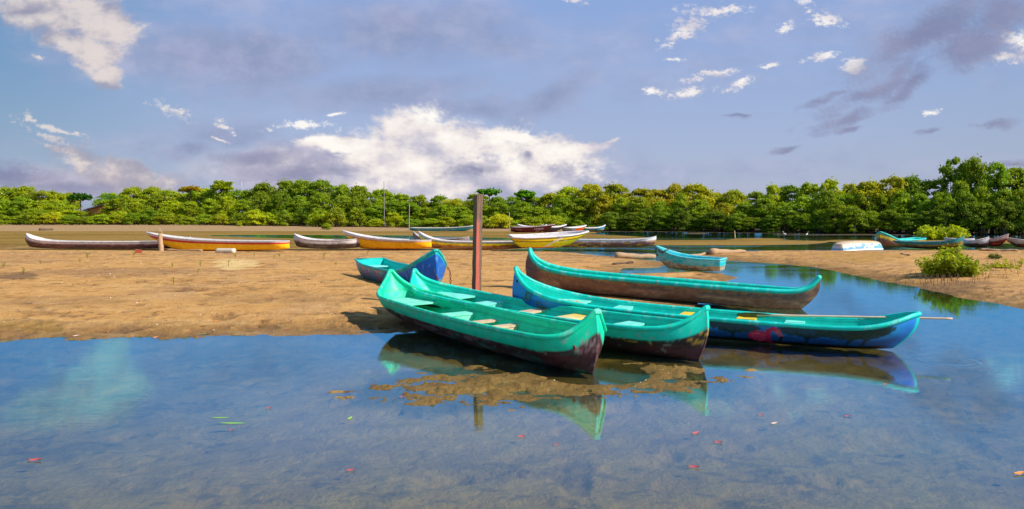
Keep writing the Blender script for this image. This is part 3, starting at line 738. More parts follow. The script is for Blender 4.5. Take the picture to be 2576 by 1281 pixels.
row('canoe', 'white rimmed canoe with faded maroon hull at the far left', 68, 480, (628, 629), B=.42, D=.36, tipL=.78, tipR=.6, paint=bands([(0, (.18,.08,.08)), (.62, (.50,.30,.32)), (.74, WHT)], worn=.35, wcol=(.10,.05,.05), seed=3), rim=WHT, rim_r=.05, lsL=.55, lsR=.5, rakeL=.15, kL=.10, group=GROW, bulge=.12)
row('rowing_boat', 'yellow boat with white rim and thin red stripe beside the broken stump', 369, 728, (630, 633), B=.55, D=.44, tipL=0.88, tipR=0.46, paint=bands([(0, (1.0,.60,.01)), (.68, (.62,.02,.02)), (.83, WHT)], seed=5, worn=.0, wcol=(.6,.25,.02)), rim=WHT, rim_r=.06, lsL=2.0, lsR=.8, rakeL=1.45, rakeR=.05, lwL=1.2, group=GROW, kL=.05, bulge=.0, wtR=.6)
row('canoe', 'canoe with white upper side and dark grey underside between two yellow boats', 741, 905, (629.5, 630), B=.45, D=0.46, tipL=0.78, tipR=.55, paint=bands([(0, (.10,.07,.07)), (.58, WHT)], worn=.3, wcol=(.20,.16,.15), seed=9), rim=WHT, rim_r=.05, lsL=.5, rakeL=.12, kL=.15, group=GROW)
row('canoe', 'dark teal canoe mostly hidden behind the orange boat, only its end showing', 884, 960, (621, 622), B=.4, D=.42, tipL=.72, tipR=.5, paint=bands([(0, (.0,.16,.16))], inner=(.0,.3,.3)), rim=(.0,.25,.25), rim_r=.05, lsL=.5, rakeL=.2, group=GROW)
row('rowing_boat', 'orange yellow boat with broad white rim and high raked bow', 862, 1085, (629, 630.5), B=.62, D=.42, tipL=0.94, tipR=.45, paint=bands([(0, (.75,.26,.02)), (.10, (1.0,.52,.006)), (.74, (.70,.22,.02)), (.81, WHT)], seed=13, worn=.0, wcol=(.55,.20,.02)), rim=WHT, rim_r=.06, lsL=1.7, rakeL=1.0, lwL=.9, group=GROW, kL=.05, bulge=.0)
row('canoe', 'plain grey canoe end poking out behind the striped canoe', 1040, 1180, (620, 621), B=.4, D=.4, tipL=.78, tipR=.5, paint=bands([(0, (.28,.22,.22))], inner=(.5,.45,.45)), rim=(.45,.40,.42), rim_r=.05, lsL=.3, rakeL=.15, group=GROW)
row('canoe', 'long canoe striped white green and yellow above a rusty brown hull', 1053, 1335, (629, 630), B=.45, D=.38, tipL=.90, tipR=.5, paint=bands([(0, (.22,.09,.06)), (.10, (.40,.24,.12)), (.46, (.95,.66,.01)), (.74, (.02,.34,.18)), (.87, WHT)], worn=.22, wcol=(.35,.12,.02), seed=15), rim=WHT, rim_r=.05, lsL=.65, rakeL=.45, kL=.12, group=GROW, bulge=.05)
row('canoe', 'white topped canoe with flaking ochre and maroon hull behind the lime dinghy', 1356, 1650, (625, 626.5), B=.42, D=.42, tipL=0.72, tipR=0.6, z0=.02, paint=bands([(0, (.12,.06,.05)), (.50, (.34,.14,.16)), (.70, (.62,.52,.55)), (.80, WHT)], worn=.35, wcol=(.55,.28,.02), seed=17), rim=WHT, rim_r=.05, lsL=.5, lsR=.45, rakeR=.15, rakeL=.3, group=GROW, bulge=.05)
def paint_lime(d):
    n = len(d['s']); h = d['h']; c = flat(n, (.65,.26,.02)); c = mixc(c, h > .06+.08*fbm(d['s']*3, d['side']*3, 3, 7), (.80,.74,.006))
    c = mixc(c, h > .56, (.13,.075,.02)); c = mixc(c, h > .66, (1.0,.66,.008)); c = mixc(c, h > .86, (.13,.20,.06))
    x = d['s']-h*.95
    for o in (1.52, 1.66): c = mixc(c, (np.abs(x-o) < .045)*(d['side'] < 0)*(h > .10), (.85,.80,.75))
    return np.where(d['inner'][:, None], flat(n, WHT), c)
row('dinghy', 'lime yellow dinghy with white inside and slanting white marks, tilted on the sand', 1284, 1478, (634, 631.5), B=.72, D=.56, tipL=.60, tipR=.84, endL='transom', paint=paint_lime, rim=WHT, rim_r=.045, lsR=2.0, lwR=.65, rakeR=.85, rakeL=.5, wtL=.60, curve=.0, kR=.28, lk=1.2, bf=.5, dense=.8, roll=5, z0=.10, group=GROW, bulge=0,
    seats=[dict(s0=.5, s1=.9, c=(.7,.68,.68), z=-.2, t=.04), dict(s0=2.4, s1=2.7, c=(.7,.68,.68), z=-.2, t=.04)], deckR=.7)
GFAR = 'boats on the far shore'
row('canoe', 'pale blue canoe alone on the far mud beside a thin pole', 1030, 1194, (582.5, 583), B=.45, D=0.3, tipL=0.34, tipR=0.56, paint=bands([(0, (.02,.22,.28)), (.12, (.03,.36,.44)), (.90, (.6,.6,.55))], inner=(.5,.5,.45), seed=21, worn=.05, wcol=(.3,.4,.4)), rim=(.65,.62,.55), rim_r=0.05, lsR=1.6, lsL=.4, rakeR=.6, group=GFAR, dense=.35, curve=0.04)
row('rowing_boat', 'weathered white boat tucked behind the maroon one on the far shore', 1302, 1375, (581.5, 582), B=.6, D=0.4, tipL=0.62, tipR=0.6, paint=bands([(0, (.5,.48,.5))], inner=(.6,.58,.6)), rim=WHT, rim_r=.07, lsL=.6, rakeL=.3, group=GFAR, dense=.35)
maroon, im = row('rowing_boat', 'maroon boat with white lettering on the far shore', 1286, 1394, (585.5, 586), B=.62, D=0.38, tipL=0.44, tipR=0.74, paint=bands([(0, (.20,.02,.025)), (.93, (.26,.05,.05))], inner=(.55,.5,.52)), rim=(.42,.28,.30), rim_r=.06, lsR=2.4, rakeR=1.15, lwR=1.3, rakeL=.05, group=GFAR, dense=.5, bulge=0)
row('rowing_boat', 'dark purple boat with white rim between the maroon and orange boats', 1362, 1424, (585, 584.5), B=.6, D=0.4, tipL=0.68, tipR=0.7, paint=bands([(0, (.20,.02,.03)), (.15, (.06,.05,.10)), (.82, WHT*.8)], inner=WHT), rim=WHT, rim_r=.07, lsR=.9, lsL=.6, rakeR=.9, lwR=.8, rakeL=.1, group=GFAR, dense=.4, bulge=0)
def paint_og(d):
    n = len(d['s']); c = flat(n, (.25,.32,.38)); c = mixc(c, d['s'] > d['L']*.42, (.78,.10,.01)); c = mixc(c, d['s'] > d['L']*.86, (.62,.30,.02)); c = mixc(c, d['h'] < .2, (.35,.05,.03)); c = mixc(c, d['h'] > .88, WHT*.8)
    return np.where(d['inner'][:, None], flat(n, WHT), c)
row('rowing_boat', 'half grey half orange boat with white rim on the far shore', 1414, 1474, (584.5, 583.5), B=.6, D=0.38, tipL=0.44, tipR=0.62, paint=paint_og, rim=WHT, rim_r=.07, lsR=1.0, rakeR=.5, lwR=.8, rakeL=.1, group=GFAR, dense=.4, bulge=0)
row('rowing_boat', 'blue and yellow boat with white rim, last to the right on the far shore', 1455, 1522, (583, 583), B=.6, D=0.36, tipL=0.42, tipR=0.64, paint=bands([(0, (.12,.08,.03)), (.25, (.42,.34,.03)), (.45, (.02,.30,.48)), (.84, WHT)], inner=WHT, worn=.1), rim=WHT, rim_r=.07, lsR=.4, rakeR=.1, lwR=.5, group=GFAR, dense=.4, bulge=0)
GR = 'canoes at the right end of the bank'
row('canoe', 'yellow ended canoe with turquoise inside at the right of the channel', 2213, 2318, (621, 614), B=.5, D=0.32, tipL=0.84, tipR=0.38, paint=bands([(0, (.22,.06,.03)), (.55, (.62,.40,.02)), (.9, (.0,.5,.42))], inner=(.0,.55,.50), worn=.1, seed=31), rim=(.02,.60,.52), rim_r=.045, lsL=.65, lsR=.5, rakeL=.1, group=GR)
row('canoe', 'teal and ochre canoe with tall pale stem behind the leafy bush', 2246, 2424, (625, 629), B=.5, D=0.36, tipL=0.42, tipR=0.7, paint=bands([(0, (.06,.035,.02)), (.36, (.42,.26,.05)), (.62, (.03,.22,.22)), (.90, (.02,.30,.33))], inner=(.35,.42,.42), worn=.25, wcol=(.14,.10,.04), seed=33), rim=(.02,.22,.26), rim_r=.05, lsR=.55, lsL=1.2, rakeR=.1, rakeL=.5, group=GR, bulge=0)
row('rowing_boat', 'white round ended boat partly hidden behind the teal and ochre canoe', 2374, 2450, (620, 621), B=.5, D=0.42, tipL=0.5, tipR=0.46, paint=bands([(0, (.5,.47,.5))], inner=(.6,.58,.62)), rim=(.70,.66,.70), rim_r=.05, lsL=.6, rakeL=.4, lwL=.7, group=GR)
row('rowing_boat', 'white boat with black smeared lower side right of the teal canoe', 2425, 2486, (626, 628), B=.5, D=0.4, tipL=0.44, tipR=0.64, paint=bands([(0, (.05,.04,.05)), (.45, (.58,.55,.62))], inner=(.6,.58,.64), worn=.2, wcol=(.06,.05,.06), seed=35), rim=(.68,.66,.72), rim_r=.05, lsR=.6, rakeR=.1, group=GR)
row('rowing_boat', 'red and dark brown boat with pale rim near the right edge', 2484, 2535, (627, 629), B=.52, D=0.42, tipL=0.46, tipR=0.76, paint=bands([(0, (.10,.02,.02)), (.25, (.50,.05,.03)), (.66, (.52,.42,.44))], inner=(.5,.45,.45), worn=.35, wcol=(.08,.03,.03), seed=37), rim=(.50,.38,.36), rim_r=.05, lsR=.55, rakeR=.4, group=GR)
row('rowing_boat', 'white boat with rusty stains leaving the picture at the right', 2528, 2690, (628, 630), B=.52, D=0.4, tipL=0.58, tipR=0.5, paint=bands([(0, (.14,.07,.06)), (.40, (.55,.52,.54))], inner=(.6,.55,.58), worn=.3, wcol=(.35,.14,.04), seed=39), rim=(.66,.62,.64), rim_r=.05, lsL=.6, rakeL=.5, group=GR)
# overturned boat
pL, pR = P(2106, 631), P(2202, 627)
def paint_over(d):
    n = len(d['s']); k = fbm(d['s']*4, d['z']*6, 4, 55)
    c = flat(n, (.16,.42,.68)); c = mixc(c, sstep(.45, .55, k+.25*(.5-d['h'])*2), (.75,.68,.58)); c = mixc(c, d['h'] < .22, (.62,.46,.30)); c = mixc(c, d['h'] > .80, (.78,.80,.84)); 
    return np.where(d['inner'][:, None], flat(n, (.3,.3,.3)), c)
over, _ = make_boat('rowing_boat', 'overturned white and blue boat lying keel up on the right sandbank', (pL.x, pL.y), (pR.x, pR.y), B=.56, D=.46, tipL=.50, tipR=.46, endL='transom', endR='transom', z0=.10, paint=paint_over, rim=(.78,.80,.84), rim_r=.045, wtL=.62, wtR=.75, kL=.14, kR=.10, bf=.60, lk=.5, lsL=.6, lsR=.6, dense=.6, curve=.10)
zb = float(raw_height(np.array([(pL.x+pR.x)/2]), np.array([(pL.y+pR.y)/2]))[0])
over.rotation_euler = (math.pi, 0, over.rotation_euler.z); over.location.z = zb + .52

# lettering
def text_on(root, info, txt, s_c, h_c, size, col, name='lettering', side=-1, slant=0.0, shear=0.0):
    cu = bpy.data.curves.new(name, 'FONT'); cu.body = txt; cu.size = size; cu.align_x = 'CENTER'; cu.align_y = 'CENTER'; cu.shear = shear
    cu.resolution_u = 4; cu.offset = size*.012
    to = bpy.data.objects.new('tmp', cu); COL.objects.link(to)
    bpy.context.view_layer.update(); dg = bpy.context.evaluated_depsgraph_get()
    me = bpy.data.meshes.new_from_object(to.evaluated_get(dg))
    bpy.data.objects.remove(to)
    bm = bmesh.new(); bm.from_mesh(me)
    bmesh.ops.triangulate(bm, faces=bm.faces[:])
    bmesh.ops.subdivide_edges(bm, edges=[e for e in bm.edges if e.calc_length() > size*.25], cuts=2)
    n = len(bm.verts)
    xy = np.array([v.co[:2] for v in bm.verts])
    s_ = s_c + xy[:, 0]; w_, zs_, zk_, wb_ = info['prof'](s_)
    z_ = h_c + xy[:, 1] + slant*xy[:, 0]
    hh = np.clip((z_-zk_)/(zs_-zk_), 0, 1)
    yy = (info['half'](s_, hh)+.012)*side; xx = info['xs'](s_, hh)
    for k, v in enumerate(bm.verts): v.co = (xx[k], yy[k], z_[k])
    bm.to_mesh(me); bm.free()
    o = link(name, me, mat_solid(name+'_paint', col, .6, .1), root); return o
text_on(b3, i3, 'El', .36, .46, .22, (.11,.15,.02), shear=.3, slant=-.15)
text_on(b3, i3, 'Camaron', .80, .29, .14, (.10,.15,.02), shear=.3, slant=-.28)
text_on(maroon, im, 'LA AVISPA', 2.9, .34, .22, (.75,.62,.62))
text_on(maroon, im, 'BLUE', 3.05, .14, .17, (.70,.55,.55))
text_on(maroon, im, 'LA AVISPA', .90, .26, .15, (.55,.38,.38), slant=-.12)

# holes through the stems
def stem_ring(root, info, s_, z_, col, r=.022):
    V, Fc = [], []
    for sgn in (-1,):
        w_, zs_, zk_, wb_ = info['prof'](np.array([s_]))
        hh = float((z_-zk_[0])/(zs_[0]-zk_[0])); y = (float(info['half'](np.array([s_]), np.array([hh]))[0])+.006)*sgn
        x = float(info['xs'](np.array([s_]), np.array([hh]))[0]); o = len(V)
        for k in range(12): V.append((x+math.cos(k*math.pi/6)*r, y, z_+math.sin(k*math.pi/6)*r))
        for k in range(12): V.append((x+math.cos(k*math.pi/6)*r, y-.02*sgn, z_+math.sin(k*math.pi/6)*r))
        Fc.append(tuple(range(o, o+12)) if sgn > 0 else tuple(range(o+11, o-1, -1)))
        for k in range(12): Fc.append((o+k, o+(k+1) % 12, o+12+(k+1) % 12, o+12+k))
    return link('mooring_hole', mesh_np('mooring_hole', V, Fc, smooth=False), mat_solid('hole', col, .9, .1), root)
stem_ring(b4, i4, .10, .72, (.62,.52,.42), .028)
stem_ring(b3, i3, .10, .70, (.03,.02,.02), .026)
stem_ring(b1, i1, L1-.16, .36, (.22,.05,.03), .030)

# chains
def chain(name, pts, parent=None, r=.012, link_len=.05):
    pts = [Vector(p) for p in pts]; parts = []; acc = []
    for a, b in zip(pts[:-1], pts[1:]):
        k = max(1, int((b-a).length/(link_len*.72)))
        for i in range(k): acc.append((a.lerp(b, (i+.5)/k), (b-a).normalized()))
    for i, (p, t) in enumerate(acc):
        up = Vector((0, 0, 1)) if abs(t.z) < .9 else Vector((1, 0, 0))
        s_ = t.cross(up).normalized(); q = s_.cross(t)
        ax_ = s_ if i % 2 else q
        ring = [p + t*(math.cos(a)*link_len*.5) + ax_*(math.sin(a)*link_len*.30) for a in [j*math.pi/4 for j in range(8)]]
        parts.append(tube(ring, r*.5, 5, closed=True))
    V, Fc = join(parts)
    return link(name, mesh_np(name, V, Fc), M_chain, parent)
Lb5 = i5['L']
chain('chain', [(Lb5-.42, .47, .60), (Lb5-.38, .52, .50), (Lb5-.38, .53, .30), (Lb5-.37, .53, .05)], b5, .018, .07)
chain('chain', [(Lb5-.10, -.10, .62), (Lb5+.03, -.01, .50), (Lb5+.05, .02, .30), (Lb5+.06, .04, .08)], b5, .018, .07)
chain('chain', [(.05, .03, .76), (-.02, -.06, .70), (.02, -.10, .55), (.06, -.08, .45)], b6, .022, .08)
chain('chain', [(.12, -.16, .66), (.28, -.33, .60), (.45, -.38, .68), (.50, -.20, .72)], b6, .022, .08)
# stems of pale seaweed left on the bench of the mural canoe
def on_boat(info_root, x, y, z):
    m_ = Matrix.Translation(info_root.location) @ info_root.rotation_euler.to_matrix().to_4x4(); return m_ @ Vector((x, y, z))
parts = []
for k in range(26):
    a = rnd.uniform(0, 6.28); q = [Vector((rnd.gauss(0, .10), rnd.gauss(0, .07), .012))]
    for j in range(4): q.append(q[-1] + Vector((math.cos(a)*.035, math.sin(a)*.035, rnd.uniform(-.004, .014)))); a += rnd.uniform(-.9, .9)
    parts.append(tube(q, .0055, 4))
V, Fc = join(parts)
ww = link('dried_seaweed', mesh_np('dried_seaweed', V, Fc), mat_solid('dried_weed', (.50,.36,.12), .9, .3))
i3w = i3['prof'](np.array([.95])); ww.location = on_boat(b3, .98, .05, float(i3w[1][0])-.11); tag(ww, 'small tangle of dried yellow seaweed on the bench of the flamingo canoe', 'seaweed')

# the paddle lying along the flamingo canoe
pa = on_boat(b3, L3*.60, .12, .36); pb = Vector(P(2396, 802, .42)); pb = PY(2396, 802, 10.9)
e3 = on_boat(b3, L3-.35, .10, .50)
pd = empty('paddle', pa, 0, 'long pale pole paddle lying along the flamingo canoe and jutting past its right end', 'paddle')
dr_ = (pb-pa); Lp_ = dr_.length; dn = dr_.normalized()
V, Fc = tube([Vector((0,0,0))+dn*t*Lp_ for t in np.linspace(.1, 1, 30)], [.019-.004*t for t in np.linspace(0, 1, 30)], 8)
link('shaft', mesh_np('shaft', V, Fc), mat_solid('paddle_shaft', (.72,.50,.34), .6, .15, 6, .1), pd)
q_ = dn.cross(Vector((0, 0, 1))).normalized(); V, Fc = [], []
prof_ = [(0, .01), (.04, .05), (.12, .075), (.30, .08), (.42, .06), (.52, .03), (.62, .02)]
for t, hw_ in prof_:
    c_ = dn*t
    for a_, b_ in ((-1, 0), (0, .014), (1, 0), (0, -.014)): V.append(c_ + q_*(a_*hw_*.55) + Vector((0, 0, a_*hw_*.6)) + Vector((0, 0, 1))*b_)
for i in range(len(prof_)-1):
    for j in range(4): Fc.append((i*4+j, i*4+(j+1) % 4, i*4+4+(j+1) % 4, i*4+4+j))
Fc += [(3,2,1,0), tuple(len(V)-4+j for j in range(4))]
link('blade', mesh_np('blade', V, Fc), mat_solid('paddle_blade', (.07,.10,.035), .6, .3), pd)

# ---------------------------------------------------------------- the ground sheet and the water
us = np.concatenate([np.linspace(-2600, -60, 90), np.arange(-52, 2630, 5.0), np.linspace(2640, 5200, 90)])
vs = np.concatenate([[533.0, 533.6, 534.5, 536, 538, 541, 545, 550, 556, 562], np.arange(566, 700, 1.0), np.arange(700, 1300, 2.0), np.linspace(1302, 1500, 26), [1600, 1800, 2100, 2600]])
UU, VV = np.meshgrid(us, vs)
a = (UU-CU)/F; b = -(VV-CV)/F; dy_, dz_ = CP+b*SP, -SP+b*CP
tt = -H/dz_; GX, GY = a*tt, dy_*tt
ext = [(-.5, 5), (-6, 16), (-40, 60), (-300, 300)]
last = GX[-1]
for yy, kx in ext:
    GX = np.vstack([GX, last*kx]); GY = np.vstack([GY, np.full(len(us), float(yy))])
GZ = height(GX.ravel(), GY.ravel())
X, Y = GX.ravel(), GY.ravel()
# what the ground is made of: dry sand, wet sand, olive tidal mud; some shade and sheen painted in
n1 = fbm(X*.5, Y*.35, 4, 201); n2 = fbm(X*.15, Y*.12, 4, 203); n3 = fbm(X*3, Y*3, 4, 205)
dry = np.array((.63,.345,.115)); damp = np.array((.36,.195,.085)); olive = np.array((.30,.185,.035)); bed_c = np.array((.46,.27,.065))
col = flat(len(X), dry)
col = mixc(col, sstep(.45, .65, n1)*.45, (.48,.27,.13))
zz = GZ
wetk = sstep(.12, .035, zz + (n3-.5)*.05)
col = mixc(col, wetk*(Y < 34), (.33,.185,.065))
col = mixc(col, sstep(.0, -.03, zz), bed_c)
oliv = ((Y > 38.3) & (Y < 74)) & (zz > -.02)
sA = sdist(X[Y > 25], Y[Y > 25], A_); inA = np.zeros(len(X), bool); inA[Y > 25] = sA > -.15
col = mixc(col, oliv & ~inA, (.25,.155,.028)); col = mixc(col, (oliv & ~inA)*sstep(.4, .62, fbm(X*.08, Y*.5, 4, 207))*.8, (.34,.205,.05))
col = mixc(col, (Y >= 74)*(X < 12), (.42,.27,.13)); col = mixc(col, (Y > 62)*(X > 8), (.10,.07,.035)); col = mixc(col, Y > 125, (.10,.09,.03))  # right-hand ground darkened to stand for the shade under the trees
und = (zz < -.03) & (Y < 24); col = mixc(col, und*sstep(.56, .66, fbm(X*2.1, Y*3.3, 5, 231))*.55, (.24,.14,.05)); col = mixc(col, und*sstep(.62, .68, fbm(X*5, Y*9, 4, 233))*.45, (.14,.09,.045)); col = mixc(col, und*sstep(.55, .68, fbm(X*1.1+9, Y*1.7, 5, 235))*.3, (.44,.27,.10))
dry_ = (zz > .0) & (Y < 45)
pit = sstep(.60, .68, fbm(X*2.3+7, Y*2.9, 4, 45)); col = mixc(col, pit*dry_*.55, (.24,.13,.06))  # dents darkened, their shade put into the sand colour
lumps = sstep(.57, .66, fbm(X*5.5, Y*7.5, 4, 243))*sstep(.48, .62, fbm(X*.45, Y*.4, 3, 245)+.16*(zz < .13)); lumps = lumps*np.where(zz < .14, 1.0, .6); col = mixc(col, lumps*dry_*.7, (.18,.10,.05))
sheen = sstep(.52, .66, fbm(X*.8+3, Y*2.4, 4, 247)); col = mixc(col, sheen*dry_*.22, (.76,.50,.23))  # streaks of sheen painted as a paler sand colour
scum = np.exp(-((zz-.012)/.012)**2)*(Y < 24); col = mixc(col, scum*.5*sstep(.4, .6, n3), (.17,.11,.04))
def patch(u, v, ru, rv, c_, k, seed):
    global col
    d = ((UU-u)/ru)**2 + ((VV-v)/rv)**2; d = np.concatenate([d.ravel(), np.full(len(X)-d.size, 99.)])
    col = mixc(col, sstep(1, .3, d + (fbm(X*2, Y*1.6, 4, seed)-.5)*2.2)*k, c_)
patch(590, 678, 70, 17, (.80,.56,.24), .9, 211); patch(40, 710, 60, 12, (.13,.08,.05), .7, 213); patch(450, 640, 60, 4, (.30,.20,.10), .6, 215)
patch(2150, 655, 150, 20, (.46,.26,.07), .6, 217); patch(60, 833, 120, 14, (.34,.20,.05), .6, 219); sM = sdist(X[Y < 14], Y[Y < 14], M_); nearM = np.zeros(len(X)); nearM[Y < 14] = sstep(-.5, -.1, sM); pale_ = np.zeros(len(X)); pale_[Y < 14] = sstep(-2.2, -.6, sM); col = mixc(col, pale_*.8, (.58,.33,.08)); col = mixc(col, nearM*.9, (.20,.125,.035)); col = mixc(col, nearM*sstep(.52, .62, fbm(X*3, Y*5, 4, 237))*.7, (.28,.175,.05))
patch(300, 700, 260, 16, (.34,.19,.085), .5, 225); patch(150, 780, 200, 18, (.36,.21,.09), .45, 226); patch(700, 770, 260, 14, (.36,.21,.09), .4, 227)
patch(2400, 728, 120, 12, (.22,.13,.07), .6, 223)
k = GX.shape[1]; nr = GX.shape[0]
idx = np.arange(nr*k).reshape(nr, k)
fq = np.stack([idx[1:, :-1], idx[1:, 1:], idx[:-1, 1:], idx[:-1, :-1]], -1).reshape(-1, 4)
g_ = link('ground', mesh_np('ground', np.stack([X, Y, GZ], -1), fq, col), M_ground); tag(g_, kind='structure')
wv = [(-900, -300, 0), (900, -300, 0), (2500, 2600, 0), (-2500, 2600, 0)]
w_ = link('water', mesh_np('water', wv, [(0, 1, 2, 3)], smooth=False), M_water); tag(w_, kind='structure')

# ---------------------------------------------------------------- vegetation
def leaf_cloud(pts, nrm, size, aspect=2.0, jit=.6, rs=None, bright=None):
    n = len(pts); rs = rs or rng
    nv = nrm + rs.normal(0, jit, (n, 3)); nv /= np.linalg.norm(nv, axis=1)[:, None]+1e-9
    r_ = rs.normal(0, 1, (n, 3)); t_ = np.cross(nv, r_); t_ /= np.linalg.norm(t_, axis=1)[:, None]+1e-9
    b_ = np.cross(nv, t_)
    sz = size*(.6+.8*rs.random(n))[:, None]
    V = np.stack([pts + t_*sz*.5*aspect, pts + b_*sz*.5 , pts - t_*sz*.5*aspect, pts - b_*sz*.5], 1).reshape(-1, 3)
    Fq = np.arange(n*4).reshape(n, 4)
    c = (.72+.56*rs.random(n)) if bright is None else bright*(.8+.4*rs.random(n))
    yel = rs.random(n); cc_ = np.stack([c*(1+.35*(yel > .82)), c*(1+.08*(yel > .82)), c*(1-.2*(yel > .82))], -1)
    return V, Fq, np.repeat(cc_, 4, axis=0)
def crown_mesh(name, rx, ry, hgt, lobes, leaves, size, base=.0, seed=1, spread=.9, jit=.55, lobe_r=(.20,.36), hollow=.55):
    rs = np.random.default_rng(seed); P_, N_ = [], []
    per = leaves//lobes
    for k in range(lobes):
        a_ = rs.uniform(0, 2*math.pi); zf = rs.uniform(0, 1)**.8
        env = math.sqrt(max(.05, 1-(max(zf-.25, 0)/.78)**2))*spread
        rr_ = math.sqrt(rs.uniform(.15, 1))*env
        c = np.array((math.cos(a_)*rr_*rx*.80, math.sin(a_)*rr_*ry*.80, base + zf*(hgt-base)*.86))
        lr = rs.uniform(*lobe_r)*min(rx, hgt*.8)*(1.0 if zf < .8 else .75)
        v = rs.normal(0, 1, (per, 3)); v /= np.linalg.norm(v, axis=1)[:, None]
        v[:, 2] = np.where(v[:, 2] < -.35, -v[:, 2]*.6, v[:, 2])
        rad = lr*(hollow+(1-hollow)*rs.random(per)**.5)*(1+.25*np.sin(v[:, 0]*7+k)*np.cos(v[:, 1]*6+k*2))
        P_.append(c + v*rad[:, None]*np.array((1.05, 1.05, .82))); N_.append(v + np.array((0, 0, .35)))
        # loose sprigs
        m2 = per//12; v2 = rs.normal(0, 1, (m2, 3)); v2 /= np.linalg.norm(v2, axis=1)[:, None]; v2[:, 2] = abs(v2[:, 2])
        P_.append(c + v2*lr*rs.uniform(1.0, 1.45, (m2, 1))); N_.append(v2)
    Pp = np.concatenate(P_); Nn = np.concatenate(N_)
    Pp[:, 2] = np.maximum(Pp[:, 2], .05)
    V, Fq, cc_ = leaf_cloud(Pp, Nn, size, 1.5, jit, rs)
    return mesh_np(name, V, Fq, cc_, smooth=False)
def trunk_mesh(name, hgt, n=5, r=.09, spread=.8, seed=1, stilt=True):
    rs = random.Random(seed); parts = []
    for k in range(n):
        a_ = k*6.283/n + rs.uniform(-.4, .4); b0 = Vector((math.cos(a_)*.12, math.sin(a_)*.12, 0)); q = []
        lean = rs.uniform(.3, 1)*spread
        for t in np.linspace(0, 1, 6): q.append(b0 + Vector((math.cos(a_)*lean*t**1.3, math.sin(a_)*lean*t**1.3, hgt*t*rs.uniform(.93, 1)-.15*(t == 0))) + Vector((rs.uniform(-.05,.05), rs.uniform(-.05,.05), 0)))
        parts.append(tube(q, [r*(1-.75*t) for t in np.linspace(0, 1, 6)], 6))
    if stilt:
        for k in range(9):
            a_ = k*6.283/9+rs.uniform(-.3, .3); rr_ = rs.uniform(.5, .95); hh_ = rs.uniform(.5, 1.0)
            q = [Vector((math.cos(a_)*rr_*t, math.sin(a_)*rr_*t, hh_*(1-t**2.2)-.12*(t == 1))) for t in np.linspace(0, 1, 5)]
            parts.append(tube(q, .025, 5))
    V, Fc = join(parts); return mesh_np(name, V, Fc)
# crowns are built at unit-ish size (3 m radius, 5 m high) and scaled per tree
BIG = [crown_mesh('crown', 2.6, 2.3, 5.2, 85, 12500, .115, .9, 10+i, jit=.75, lobe_r=(.11,.26)) for i in range(4)]
OPEN = [crown_mesh('crown', 2.5, 2.2, 5.4, 52, 7000, .12, 1.6, 30+i, jit=.75, lobe_r=(.09,.20), hollow=.3) for i in range(3)]
FULL = [crown_mesh('crown', 2.6, 2.3, 5.2, 95, 13000, .115, .05, 70+i, jit=.75, lobe_r=(.10,.24)) for i in range(3)]
LOW = [crown_mesh('crown', 1.7, 1.6, 2.1, 46, 7000, .085, .15, 50+i, jit=.75, lobe_r=(.13,.28)) for i in range(4)]
TR = [trunk_mesh('trunk', 3.6, 6, .09, 1.2, 3), trunk_mesh('trunk', 4.0, 5, .10, 1.0, 4)]
TRL = [trunk_mesh('trunk', 1.2, 6, .04, .7, 5)]
for m_ in BIG+OPEN+LOW+FULL: m_.materials.append(M_leaf)
for m_ in TR+TRL: m_.materials.append(M_bark)
sky_line = [(-900,480),(-500,470),(0,478),(60,474),(130,478),(175,486),(205,500),(250,500),(275,486),(320,470),(380,467),(430,484),(480,486),(520,480),(560,466),(600,480),(650,463),(690,456),(740,455),(790,457),(850,462),(900,468),(940,486),
    (970,484),(1010,490),(1060,494),(1100,496),(1180,497),(1270,493),(1370,494),(1400,487),(1420,476),(1460,463),(1500,470),(1560,465),(1600,470),(1650,470),(1700,458),(1750,470),(1800,480),(1850,488),
    (1900,482),(1950,470),(2000,459),(2060,462),(2090,444),(2130,460),(2180,456),(2230,446),(2255,430),(2290,450),(2340,455),(2370,430),(2400,405),(2440,405),(2490,412),(2540,430),(2600,440),(3300,430)]
base_line = [(-900,568),(0,567),(470,567),(900,573),(1200,576),(1480,579),(1530,582),(1700,583),(2000,587),(2300,591),(2576,594),(3300,600)]
def lerp(tab, u):
    for (a0, b0), (a1, b1) in zip(tab[:-1], tab[1:]):
        if a0 <= u <= a1: return b0 + (b1-b0)*(u-a0)/(a1-a0)
    return tab[0][1] if u < tab[0][0] else tab[-1][1]
TONES = {'yellow green': (.43,.52,.012), 'fresh green': (.33,.46,.012), 'mid green': (.25,.38,.012), 'dark green': (.19,.30,.012), 'olive gold': (.42,.44,.012)}
def tone_for(u, row_):
    r_ = rnd.random()
    if row_ == 2:
        if u < 600: return 'yellow green' if r_ < .6 else 'fresh green'
        if u < 920: return 'mid green' if r_ < .7 else 'fresh green'
        if u < 1380: return 'fresh green' if r_ < .7 else 'mid green'
        if u < 1860: return 'olive gold' if r_ < .75 else 'yellow green'
        return 'mid green' if r_ < .35 else ('yellow green' if r_ < .6 else ('olive gold' if r_ < .8 else 'fresh green'))
    if row_ == 1:
        if u < 620: return 'fresh green' if r_ < .6 else 'yellow green'
        if u < 920: return 'mid green' if r_ < .75 else 'dark green'
        if u < 1500: return 'fresh green' if r_ < .6 else 'mid green'
        if u < 1860: return 'fresh green' if r_ < .5 else 'olive gold'
        return 'mid green' if r_ < .6 else 'fresh green'
    if u < 1480: return 'fresh green' if r_ < .55 else ('yellow green' if r_ < .85 else 'mid green')
    return 'dark green' if r_ < .55 else 'mid green'
